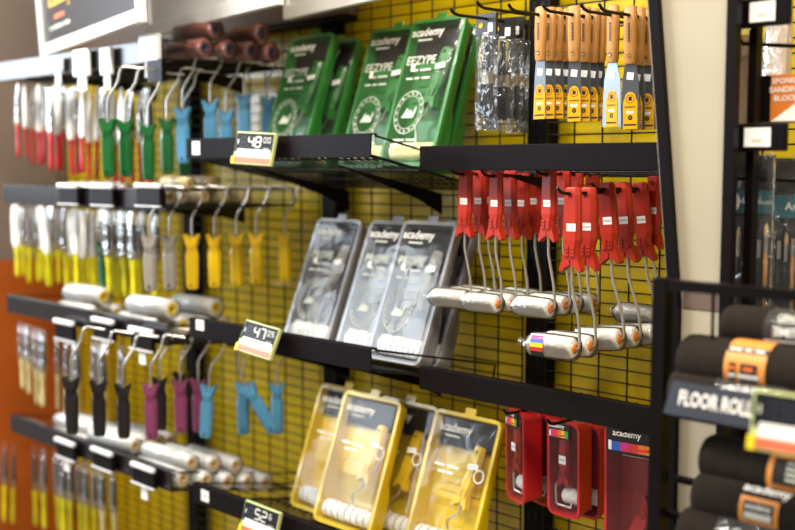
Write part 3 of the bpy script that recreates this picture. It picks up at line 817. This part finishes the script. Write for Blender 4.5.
# brush price holders on the shelf fronts
def holder(label, u, v, Y, w, h, style):
    p = at(u, v, Y=Y); t = thing('price_holder', label, 'price holder', p, (0, 0, 0), 'shelf-edge price holders')
    b = MB()
    if style == 'white':
        b.bbox((0, 0, 0), (w, .012, h), 'sign_white', .004); b.build('card_pocket', t, bevel=.002)
        b = MB(); b.box((.002, -.001, -h * .5 - .018), (w * .5, .004, .036), 'label_white'); b.build('hanging_tag', t)
    else:
        b.bbox((0, 0, 0), (w, .012, h), 'black_metal', .004); b.build('card_pocket', t, bevel=.002)
        b = MB(); b.box((0, -.006, h * .5 - .001), (w, .012, .012), 'sign_white', T(0, 0, 0)); b.build('glare_strip', t, bevel=.003, label='glare along the top, modelled as a white strip')  # white strip stands in for glare on the holder's curved top
        b = MB(); b.box((0, -.007, -h * .5 + .002), (w, .006, .003), 'sign_white'); b.build('lower_lip', t)
        if style == 'tag':
            b = MB(); b.box((.0, -.002, -h * .5 - .019), (.028, .002, .028), 'label_white'); b.build('hanging_tag', t)
    return t
for u, v, w, h, n in [(58, 64, .045, .034, 'first'), (82, 63, .075, .065, 'second'), (107, 61, .052, .065, 'third')]:
    holder('plain white price holder on the top shelf, %s from the brown wall' % n, u, v, YL - .014, w, h, 'white')
t = holder('white card price holder with a black block under it on the top shelf', 150, 48, YL - .014, .085, .06, 'white')
b = MB(); b.box((.022, .002, -.052), (.06, .012, .05), 'black_metal'); b.build('black_block', t)
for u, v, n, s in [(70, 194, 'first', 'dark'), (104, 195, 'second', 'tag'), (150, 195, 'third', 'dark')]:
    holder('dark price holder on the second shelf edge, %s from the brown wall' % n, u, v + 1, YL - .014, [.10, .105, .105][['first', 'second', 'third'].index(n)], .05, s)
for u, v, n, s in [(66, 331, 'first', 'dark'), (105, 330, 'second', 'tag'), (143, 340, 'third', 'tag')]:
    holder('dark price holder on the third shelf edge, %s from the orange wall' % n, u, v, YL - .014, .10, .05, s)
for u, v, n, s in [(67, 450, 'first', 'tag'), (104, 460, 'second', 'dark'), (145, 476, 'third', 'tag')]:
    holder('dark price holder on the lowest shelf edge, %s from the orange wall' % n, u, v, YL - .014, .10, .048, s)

# roller frames hung along the shelf ends
def frames(key, hm, colour, lst, where, X, group):
    for i, (u, v, tw) in enumerate(lst):
        p = at(u, v, X=X)
        place(key, lambda: make_frame(hm), colour + '-handled wire roller frame, ' + ORD[i] + ' ' + where, p, (0, tw, 32 + (i * 37) % 16), group, 1.0)
XE = XL1 + .002
frames('fy', 'yellow_plastic', 'yellow', [(205, 187, 0), (228, 187, 0), (250, 187, 0), (270, 187, 0), (298, 187, 0)], 'from the front along the second shelf end', XE, 'yellow roller frames on the shelf end')
frames('fg', 'grey_plastic', 'grey', [(163, 187, 0), (183, 187, 0)], 'from the brush side near the second shelf corner', XE - .03, 'grey roller frames at the shelf corner')
frames('fb', 'blue_plastic', 'blue', [(196, 58, 0), (224, 52, 0), (240, 62, 0), (258, 46, 0), (281, 50, 0)], 'from the brushes beside the green kits', XE, 'blue roller frames under the top shelf')
frames('fn', 'green_dark', 'green', [(121, 68, 0), (139, 69, 0), (162, 74, 0), (181, 69, 0), (197, 72, 0)], 'from the red brushes under the top shelf', XE - .04, 'green roller frames under the top shelf')
p = at(108, 200, Y=-.30); place('fn', None, 'green-handled wire roller frame hanging among the yellow brushes', p, (0, 0, 0))
frames('fm', 'mauve_plastic', 'mauve', [(164, 336, 0), (194, 332, 0), (212, 332, 0)], 'from the brushes under the third shelf', XE, 'mauve roller frames under the third shelf')
frames('fbl', 'blue_plastic', 'blue', [(226, 340, 5), (236, 337, -30), (257, 336, 0), (291, 338, 0)], 'from the mauve ones under the third shelf', XE + .045, 'blue roller frames under the third shelf')
frames('fd', 'dark_plastic', 'black', [(84, 328, 0), (112, 332, 0), (137, 336, 0), (174, 330, 0), (194, 326, 0)], 'from the orange wall under the third shelf', XE - .06, 'black roller frames under the third shelf')

# ------------------------------------------------------------------ roller sleeves lying on the shelves
def make_sleeve(r, L, fl, end, wrap='clear_bag_hazy'):
    t = thing('roller_sleeve', 'x', 'roller sleeve')
    M = RY(90)
    b = MB(); b.lathe([(r * .5, -.001), (r * .80, -.001), (r * .97, .004), (r, .010), (r, L - .010), (r * .96, L - .004), (r * .8, L), (r * .5, L)], fl, M, 20); b.build('fleece', t)
    b = MB(); b.lathe([(r * .26, L - .02), (r * .26, L + .001), (r * .36, L + .0015), (r * .62, L + .001), (r * .70, L - .001)], end, M, 18); b.lathe([(.0001, L - .006), (r * .28, L - .006)], 'core_dark', M, 16); b.build('core', t)
    b = MB(); b.lathe([(r * .2, -.018), (r * .5, -.008), (r * 1.03, .002), (r * 1.06, L * .5), (r * 1.03, L + .002), (r * .8, L + .004)], wrap, M, 20, wob=.04); b.build('wrapper', t)
    return t
def lay(key, mk, label, u, v, Y, r, dz, yaw, group, zt, L):
    """u,v: photo position of the visible end"""
    p = at(u, v, Y=Y)
    rot = RZ(yaw)
    d = rot @ Vector((L, 0, 0))
    Y *= 1.2; p = at(u, v, Y=Y)
    z = deckz(zt, YL, Y, .05, TL[zt]) + r * 1.07 + dz
    place(key, mk, label, (p.x - d.x, Y - d.y, z), (0, 0, yaw), group)
zl2, zl3, zl4 = zL[1], zL[2], zL[3]
# second shelf
mkw = lambda: make_sleeve(.024, .16, 'fleece_white', 'fleece_yellow')
mks = lambda: make_sleeve(.019, .13, 'fleece_white', 'wood_pale')
mky = lambda: make_sleeve(.017, .11, 'fleece_yellow', 'wood_pale')
G = 'roller sleeves on the second shelf'
for i, (u, Y, dz) in enumerate([(104, -.28, .0), (112, -.225, 0), (126, -.17, 0)]):
    lay('sw', mkw, 'white roller sleeve on the second shelf near the brown wall, %s from its front' % ORD[i], u, 178, Y, .024, dz, 6, G, zl2, .16)
for i, (u, Y, dz) in enumerate([(157, -.28, .0), (170, -.235, 0), (182, -.19, 0)]):
    lay('ss', mks, 'white roller sleeve at the corner of the second shelf, %s from its front' % ORD[i], u, 178, Y, .019, dz, 3, G, zl2, .13)
for i, (u, Y, dz) in enumerate([(205, -.285 + .14, .0), (225, -.105, 0), (245, -.065, 0), (190, -.26, 0.034), (214, -.13, .034)]):
    lay('sy', mky, 'small yellow wrapped roller sleeve on the second shelf end, %s from the corner' % ORD[i], u, 178, Y, .017, dz, 0, G, zl2, .11)
# third shelf
G = 'roller sleeves on the third shelf'
for i, (u, Y, dz) in enumerate([(104, -.275, .048), (96, -.285, 0), (118, -.225, .0), (172, -.28, .046), (160, -.285, 0), (183, -.23, 0), (205, -.18, 0), (222, -.13, 0), (216, -.155, .046)]):
    lay('sw', None, 'white roller sleeve with yellow core on the third shelf, %s counting from the orange wall' % ORD[i], u, 300, Y, .024, dz, 4, G, zl3, .16)
# lowest shelf
G = 'cream roller sleeves on the lowest shelf'
mkc = lambda: make_sleeve(.021, .19, 'fleece_white', 'wood_pale')
k = 0
for u, Y, dz in [(92, -.285, 0), (103, -.24, 0), (114, -.195, 0), (126, -.15, 0), (98, -.262, .038), (112, -.217, .038)]:
    lay('sc', mkc, 'cream roller sleeve in the pile by the orange wall, %s on the lowest shelf' % ORD[k], u, 460, Y, .021, dz, 3, G, zl4, .19); k += 1
k = 0
for u, Y, dz in [(183, -.288, 0), (206, -.243, 0), (228, -.198, 0), (248, -.153, 0), (266, -.108, 0), (192, -.265, .038), (214, -.22, .038), (236, -.175, .038)]:
    lay('sc', mkc, 'cream roller sleeve with round end showing, %s from the corner of the lowest shelf' % ORD[k], u, 468, Y, .021, dz, 2, G, zl4, .19); k += 1
k = 0
for u, Y, dz in [(136, -.285, .040), (147, -.24, .040), (159, -.195, .040), (171, -.15, .040)]:
    lay('sc', mkc, 'cream roller sleeve in the upper middle of the lowest shelf, %s from its front' % ORD[k], u, 460, Y, .021, dz, 4, G, zl4, .19); k += 1
# dark wrapped sleeves lying on the top shelf
G = 'dark wrapped roller sleeves on the top shelf'
mkd = lambda: make_sleeve(.022, .15, 'wrap_red', 'wrap_dark', 'clear_bag')
for i, (u, Y, dz) in enumerate([(205, -.25, 0), (230, -.2, 0), (252, -.15, 0), (272, -.1, 0), (216, -.225, .044), (262, -.125, .044)]):
    lay('sd', mkd, 'reddish wrapped roller sleeve on the top shelf end, %s from the corner' % ORD[i], u, 60, Y, .022, dz, 0, G, zL[0], .15)

# ------------------------------------------------------------------ signs over the bay
def sign(label, uBL, vBL, uBR, vBR, Y, dark):
    a = at(uBL, vBL, Y=Y); c = at(uBR, vBR, Z=a.z)
    d = c - a; W = d.length; yaw = math.degrees(math.atan2(d.y, d.x)); H = .42
    t = thing('wall_sign', label, 'sign', a, (3, 0, yaw))
    fr = .03
    b = MB()
    b.box((W / 2, 0, fr / 2), (W, .02, fr), 'sign_white'); b.box((W / 2, 0, H - fr / 2), (W, .02, fr), 'sign_white')
    b.box((.009, 0, H / 2), (.018, .02, H - 2 * fr), 'sign_white'); b.box((W - .009, 0, H / 2), (.018, .02, H - 2 * fr), 'sign_white')
    b.build('frame', t, bevel=.002)
    b = MB(); b.box((W / 2, .003, H / 2), (W - .036, .008, H - 2 * fr), 'sign_print' if dark else 'sign_white'); p = b.build('print_panel', t)
    b = MB(); y = -.0015
    b.text('academy', .066, 'ink_yellow' if dark else 'ink_pale', T(.215, y, fr + .112), True)
    if dark:
        b.text('=========', .02, 'ink_orange', T(.205, y, fr + .062)); b.text('=== ========= ======', .018, 'ink_pale', T(.205, y, fr + .036))
    b.build('lettering', p)
    b = MB(); b.box((.05, .02 + .02, H * .5), (.03, .045, .03), 'black_metal'); b.box((W - .05, .04, H * .5), (.03, .045, .03), 'black_metal'); b.build('bracket', t)
    return t
sign('dark printed sign in a white frame with yellow lettering by the brown wall', 44, 57, 143, 22, -.30, True)
sign('plain white framed sign between the dark sign and the tray kits', 150, 37, 280, 5, -.22, False)
sign('pale framed sign above the green tray kits', 287, 20, 392, -3, -.12, False)

# ------------------------------------------------------------------ cream end panel
Yp = -.32
tl, tr, bl_, br_ = at(647, 0, Y=Yp), at(729, 0, Y=Yp), at(668, 300, Y=Yp), at(728, 300, Y=Yp)
sl = (bl_.x - tl.x) / (bl_.z - tl.z)
z0, z1 = .55, 2.15
def xl(z): return tl.x + sl * (max(z, bl_.z) - tl.z)
xr = (tr.x + br_.x) / 2
t = thing('end_panel', 'tapering cream panel with black edge bars beside the red rollers', 'panel', (0, Yp, 0))
b = MB(); b.prism([(xl(z0), z0), (xr, z0), (xr, z1), (xl(z1), z1), (xl(bl_.z), bl_.z)], .0, .02, 'panel_cream'); b.build('board', t)
b = MB(); b.prism([(xl(z0) + .008, z0), (xl(z0) + .024, z0), (xl(bl_.z) + .024, bl_.z), (xl(z1) + .026, z1), (xl(z1) + .010, z1), (xl(bl_.z) + .008, bl_.z)], -.012, .0, 'black_metal'); b.build('edge_bar', t)
b = MB(); b.prism([(xr - .004, z0), (xr + .012, z0), (xr + .012, z1), (xr - .004, z1)], -.008, .006, 'black_metal'); b.build('edge_bar', t)
zb = at(690, 300, Y=Yp).z
b = MB(); b.box(((xl(zb) + xr) / 2 + .012, -.001, zb), (xr - xl(zb) - .030, .002, .024), 'panel_brown'); b.build('brown_stripe', t)
b = MB(); b.box((xr - .02, .15, 1.9), (.02, .25, .03), 'black_metal'); b.box((xr - .02, .15, .95), (.02, .25, .03), 'black_metal'); b.build('wall_bracket', t)

# ------------------------------------------------------------------ artist brush bay beyond the panel
Yq = -.22
def stand_post():
    p0 = at(757, 0, Y=-.27)
    b = MB(); b.box((p0.x, -.27, 1.15), (.013, .018, 2.1), 'black_metal'); b.box((p0.x, -.135, 2.15), (.016, .27, .02), 'black_metal')
    b.box((p0.x, -.135, .11), (.016, .27, .02), 'black_metal')
    return tag(b.build('display_post', bevel=.001), 'slim black post in front of the artist brush packs', 'post')
stand_post()
def pegw(label, u0, v0, X_, Y0, l=.3):
    p = at(u0, v0, Y=Y0); peg(label, p.x, p.z, Y0)
def cardholder(label, u0, v0, u1, v1, Y):
    a, c = at(u0, v0, Y=Y), at(u1, v1, Y=Y); w = c.x - a.x; h = a.z - c.z
    t = thing('price_holder', label, 'price holder', ((a.x + c.x) / 2, Y, (a.z + c.z) / 2), (0, 0, 0), 'black card holders on the artist brush stand')
    b = MB(); b.bbox((0, 0, 0), (w, .012, h), 'black_metal', .003); b.build('holder', t, bevel=.002)
    b = MB(); b.box((-w * .02, -.0065, 0), (w * .50, .001, h * .68), 'label_white')
    for k in range(5): b.plate(-w * .02 + (k - 2.5) * w * .04, -w * .02 + (k - 1.7) * w * .04, -h * .2, -h * .05, 'ink_pale', I4, -.0072)
    b.build('card', t)
cardholder('black holder with white card at the top of the slim post', 741, 0, 791, 24, -.295)
cardholder('black holder with white card below the sanding block', 735, 124, 787, 151, -.295)
def hookarm(label, u0, v0, Y0):
    p = at(u0, v0, Y=Y0); b = MB()
    b.tube([(p.x, Y0, p.z + .006), (p.x, Y0 + .012, p.z), (p.x + .13, Y0 + .16, p.z - .008), (p.x + .15, -.004, p.z - .01)], .0032, 'black_metal', 7)
    tag(b.build('peg_hook'), label, 'hook', 'black display hooks')
hookarm('long black hook arm above the sanding block box', 739, 43, -.28)
hookarm('long black hook arm across the artist brush packs', 731, 178, -.28)
# sanding block box
a = at(771, 75, Y=-.25); c = at(808, 121, Y=-.25)
t = thing('sanding_block_box', 'orange and white sponge sanding block box on the slim post', 'box', (a.x, -.25, c.z))
w = c.x - a.x; h = a.z - c.z
b = MB(); b.box((w / 2, .03, h / 2), (w, .06, h), 'box_orange'); b.build('carton', t, bevel=.001)
b = MB(); b.add([(0.002, -.001, .001), (w - .001, -.001, .001), (w - .001, -.001, h * .55)], [(0, 1, 2)], 'label_white')
for k, s in enumerate(['SPONGE', 'SANDING', 'BLOCK']): b.text(s, .0115, 'ink_white', T(w * .42, -.0012, h * .86 - k * .0125), True)
b.build('printed_face', t)
b = MB(); b.box((-.012, .03, h / 2), (.024, .06, h), 'black_metal'); b.build('dark_side', t)
# clear bags of pads
def make_clearbag():
    t = thing('bagged_pad', 'x', 'bag'); b = MB(); b.box((0, 0, -.09), (.04, .010, .16), 'wood_pale'); b.build('pad', t)
    b = MB(); b.loft([(.012, .02, .001), (.0, .045, .006), (-.06, .05, .016), (-.15, .052, .022), (-.178, .046, .004)], 'clear_bag_hazy', n=16); b.build('clear_bag', t); return t
for i, (u, v, Y, l) in enumerate([(743, 28, -.235, 'clear bag of pale pads beside the slim post'), (780, 4, -.12, 'clear bag of pale pads behind the sanding block box')]):
    p = at(u, v, Y=Y); place('pad', make_clearbag, l, p, (0, 2, 10 - 20 * i), 'bags of pads', 1.05)
# artist brush packs
def make_artist(W=.078, H=.25, palette=True):
    t = thing('artist_brush_pack', 'x', 'brush pack')
    b = MB(); b.box((0, .006, -H / 2), (W, .003, H), 'card_dark'); b.build('backing_card', t)
    b = MB(); b.box((0, .003, -.070), (W - .004, .003, .034), 'teal')
    ol = [(.012 * math.cos(q) * (1 + .12 * math.cos(2 * q)) - .026, -.070 + .020 * math.sin(q)) for q in [2 * PI * k / 20 for k in range(20)]]
    if palette: b.prism(ol, .0, .0012, 'ink_white')
    for k, cc in enumerate(['ink_red', 'ink_yellow', 'ink_blue', 'ink_green', 'ink_black'] if palette else []): b.ring(.0022, .0001, cc, T(-.032 + .004 * (k % 3), -.0004, -.060 - .006 * (k // 2)), 8)
    b.text('Artist Brush', .0105 if palette else .017, 'ink_white', T(.012 if palette else .0, -.0002, -.070)); b.build('header_band', t)
    for k in range(int(W / .0107)):
        x = -W / 2 + .006 + k * .0107; l = .115 + .012 * ((k * 5) % 4)
        b = MB(); z0 = -.100 - .004 * (k % 3)
        b.lathe([(.0001, 0), (.0025, -.006), (.0032, -.014), (.003, -.018)], 'bristle_dark' if k % 2 else 'wood_pale', T(x, -.002, z0), 8)
        b.lathe([(.003, -.018), (.0028, -.045)], 'chrome', T(x, -.002, z0), 8); b.lathe([(.0028, -.045), (.0034, -.06), (.002, -l), (.0001, -l)], 'dark_plastic' if k % 3 else 'wood', T(x, -.002, z0), 8)
        b.build('artist_brush', t)
    b = MB(); b.loft([(.004, W, .006), (-.02, W + .004, .018), (-H * .9, W + .004, .018), (-H - .004, W, .006)], 'clear_bag', n=16, p=6); b.build('clear_cover', t)
    return t
p = at(749, 155, Y=-.24); place('art', make_artist, 'artist brush pack with palette mark on teal band behind the slim post', p, (0, 0, 4), 'artist brush packs', 1.0)
p = at(773, 160, Y=-.19); place('artw', lambda: make_artist(.13, .27, False), 'wide artist brush pack with teal band beside the slim post', (p.x + .065, p.y, p.z), (0, 0, 3), 'artist brush packs', 1.0)
# wooden angled brushes behind the rack
# ------------------------------------------------------------------ floor roll rack
Yk = -.45
tp = at(663, 284, Y=Yk - .03); ft = at(657, 530, Y=Yk - .03)
t = thing('floor_roll_rack', 'black metal rack holding the dark floor rolls', 'rack', (0, 0, 0))
slx = (ft.x - tp.x) / (ft.z - tp.z)
zt0 = tp.z
XK1 = tp.x + .78
b = MB(); b.prism([(tp.x - .010, zt0 + .008), (tp.x + .010, zt0 + .008), (tp.x + .010 + slx * (0 - zt0), .0), (tp.x - .010 + slx * (0 - zt0), .0)], Yk - .04, Yk - .02, 'black_metal'); b.build('leg', t)
b = MB(); b.box((XK1, Yk - .03, zt0 / 2), (.02, .02, zt0), 'black_metal'); b.build('leg', t)
b2 = at(674, 460, Y=-.345)
b = MB(); b.box((b2.x, -.345, .48), (.012, .02, .96), 'black_metal'); b.build('leg', t)
b = MB(); b.box((XK1, -.345, .48), (.02, .02, .96), 'black_metal'); b.build('leg', t)
b = MB(); b.box(((tp.x + XK1) / 2, Yk - .03, zt0), (XK1 - tp.x + .02, .018, .014), 'black_metal'); b.build('top_rail', t)
b = MB(); q = at(714, 300, Y=Yk - .02); b.tube([(q.x, Yk - .022, zt0), (q.x, Yk - .022, zt0 - .12)], .0022, 'black_metal', 7); b.build('rod', t)
RR = .034
rolls = [  # left end u, centre v there, Y, texts
    ('dark floor roll with upside-down white lettering, topmost in the rack', 728, 326, -.395, 'prime', .031),
    ('dark floor roll with orange paper band lying above the sign', 687, 358, -.46, 'band', .0345),
    ('dark floor roll with white lettering just above the sign', 677, 388, -.475, 'acad', .030),
    ('dark floor roll directly under the sign, topmost of the lower stack', 709, 457, -.44, 'label', .034),
    ('dark floor roll with orange framed label in the lower stack', 701, 493, -.46, 'frame', .034),
    ('dark floor roll at the bottom of the lower stack', 687, 528, -.48, 'acad', .034)]
bars = []
for lab, u, v, Y, kind, r in rolls:
    p = at(u, v, Y=Y); L = XK1 - p.x - .03
    t2 = thing('floor_roll', lab, 'floor roll', p, (0, 0, 0), 'dark floor rolls in the rack')
    M = RY(90)
    b = MB(); b.lathe([(.006, .004), (r * .5, .001), (r * .85, .0), (r * .97, .006), (r, .016), (r, L - .012), (r * .9, L), (.006, L)], 'foam', M, 32); b.build('foam_roll', t2)
    def wrap(x0, x1, m, a0, a1, rr, name, lab=None):
        g = MB(); n = 14; vs = []; 
        for k in range(n + 1):
            a = R(a0 + (a1 - a0) * k / n)
            for x in (x0, x1): vs.append((x, -rr * math.cos(a), rr * math.sin(a)))
        g.add(vs, [(2 * k, 2 * k + 1, 2 * k + 3, 2 * k + 2) for k in range(n)], m, True)
        return g
    def ctext(g, s, size, m, xc, ang, rr, flip=1, bold=True):
        vs, fs = text_geo(s, bold)
        g.add([(xc + flip * x * size, -rr * math.cos(R(ang) + flip * y * size / rr), rr * math.sin(R(ang) + flip * y * size / rr)) for x, y, z in vs], fs, m)
    if kind == 'prime':
        g = wrap(.068, .20, 'clear_bag', -120, 200, r + .0012, 'band'); bd = g.build('clear_band', t2)
        g = MB(); ctext(g, 'PRIME', .018, 'ink_white', .105, 10, r + .002, -1); ctext(g, 'SAND', .016, 'ink_pale', .105, 46, r + .002, -1); g.plate(.07, .14, 0, .0015, 'ink_white', T(0, -r * 1.0 - .002, -r * .25)); g.build('lettering', bd)
    elif kind == 'band':
        x0 = at(724, 358, Y=Y - r).x - p.x; x1 = at(765, 358, Y=Y - r).x - p.x
        g = wrap(x0, x1, 'orange_label', -120, 160, r + .0012, 'band'); bd = g.build('paper_band', t2, label='orange paper band')
        g = MB(); w = x1 - x0
        for x, ww in ((x0 + w * .22, w * .17), (x0 + w * .62, w * .42)):
            q = wrap(x - ww / 2, x + ww / 2, 'card_dark', -22, 16, r + .0020, ''); g.add(q.v, q.f, 'card_dark', True)
            ctext(g, '==' if ww < w * .3 else '===', .008, 'ink_orange', x, 5, r + .0024); ctext(g, '==' if ww < w * .3 else '======', .0085, 'ink_white', x, -10, r + .0024)
        q = wrap(x0, x1, 'ink_pale', 38, 52, r + .002, ''); g.add(q.v, q.f, 'card_dark', True); ctext(g, '===== === ====', .006, 'ink_white', (x0 + x1) / 2, 45, r + .0024)
        g.build('print', bd)
    elif kind == 'acad':
        x0 = at(745, v, Y=Y - r).x - p.x
        g = wrap(x0 - .045, x0 + .05, 'clear_bag', -100, 170, r + .001, ''); bd = g.build('clear_band', t2)
        g = MB(); ctext(g, 'academy', .020, 'ink_white', x0, 28, r + .002); ctext(g, '=========', .008, 'ink_pale', x0, 4, r + .002); g.build('lettering', bd)
    elif kind == 'label':
        x0 = at(767, v, Y=Y - r).x - p.x
        g = wrap(x0, x0 + .11, 'orange_label', -60, 60, r + .001, ''); bd = g.build('paper_band', t2, label='orange edged label')
        g = wrap(x0 + .008, x0 + .10, 'card_dark', -10, 45, r + .002, ''); 
        for k in range(4): ctext(g, '===== ==== ===', .006, 'ink_pale', x0 + .05, 36 - k * 11, r + .0026, 1, False)
        g.build('print', bd)
    elif kind == 'frame':
        x0 = at(739, v + 8, Y=Y - r).x - p.x; x1 = at(778, v + 12, Y=Y - r).x - p.x
        g = wrap(x0, x1, 'orange_label', -22, 36, r + .001, ''); bd = g.build('paper_band', t2, label='orange framed label')
        g = wrap(x0 + .006, x1 - .006, 'card_dark', -12, 26, r + .0018, ''); ctext(g, 'academy', .010, 'ink_white', (x0 + x1) / 2, 16, r + .0024); 
        q = wrap(x0 + .008, x1 - .008, 'ink_pale', -10, 4, r + .0022, ''); g.add(q.v, q.f, 'ink_pale', True); g.build('print', bd)
        g = MB(); ctext(g, 'academy', .018, 'ink_white', (x0 + x1) / 2 + .005, 56, r + .0018); g.build('lettering', t2)
    bars.append((p.x, Y, p.z - r))
for x, y, z in bars:
    b = MB(); b.box(((tp.x + XK1) / 2, y, z - .006), (XK1 - tp.x, .012, .008), 'black_metal'); b.build('support_bar', t)
# sign plate
a = at(668, 379, Y=-.545); c = at(663, 413, Y=-.56)
hh = a.z - c.z
t = thing('rack_sign', 'navy sign reading FLOOR ROLL on the floor roll rack', 'sign', (c.x, -.56, c.z), (-16, 0, 0))
H = hh / math.cos(R(16)); W = .34
b = MB(); b.prism([(0, 0), (W, 0), (W, H), (.006, H)], 0, .004, 'navy'); b.build('plate', t)
b = MB(); b.text('FLOOR ROLL', .026, 'ink_white', T(.069, -.0006, H * .52), True, .66); b.build('lettering', t)
b = MB(); b.box((.02, .03, H * .5), (.012, .055, .012), 'black_metal'); b.box((.30, .03, H * .5), (.012, .055, .012), 'black_metal'); b.build('bracket', t)
place_tag('large price display with blank digits in front of the navy sign', 799, 426, -.62, .105, .068, '88', '8', 8, 1, 8, dim=True)

# ------------------------------------------------------------------ light
def area(name, loc, target, sx, sy, power, col):
    l = bpy.data.lights.new(name, 'AREA'); l.shape = 'RECTANGLE'; l.size = sx; l.size_y = sy; l.energy = power; l.color = col
    o = bpy.data.objects.new(name, l); C.objects.link(o); o.location = loc
    o.rotation_euler = (Vector(target) - Vector(loc)).to_track_quat('-Z', 'Y').to_euler(); return o
area('shop_window', (-6.4, -3.0, 2.8), (-2.2, -.1, 1.8), 3.2, 2.3, 310, (.78, .89, 1.0))
area('ceiling_lamp', (-2.6, -1.25, 3.0), (-2.6, -.9, 0), 1.3, .3, 90, (1, .97, .92))
area('ceiling_lamp', (-.9, -1.35, 3.0), (-1.0, -.9, 0), 1.3, .3, 56, (1, .91, .78))
area('ceiling_lamp', (.8, -1.6, 3.0), (.2, -.9, 0), 1.3, .3, 62, (1, .89, .74))
w = bpy.data.worlds.new('shop_air'); bpy.context.scene.world = w; w.use_nodes = True
w.node_tree.nodes['Background'].inputs['Color'].default_value = (1, .93, .85, 1); w.node_tree.nodes['Background'].inputs['Strength'].default_value = .36

sc = bpy.context.scene
sc.view_settings.view_transform = 'Standard'; sc.view_settings.look = 'None'; sc.view_settings.gamma = 1; sc.view_settings.exposure = 0
sc.view_settings.use_curve_mapping = False
cy = sc.cycles
cy.use_denoising = True; cy.max_bounces = 12; cy.transparent_max_bounces = 32; cy.glossy_bounces = 4; cy.diffuse_bounces = 4
cy.caustics_reflective = False; cy.caustics_refractive = False; cy.sample_clamp_indirect = 4
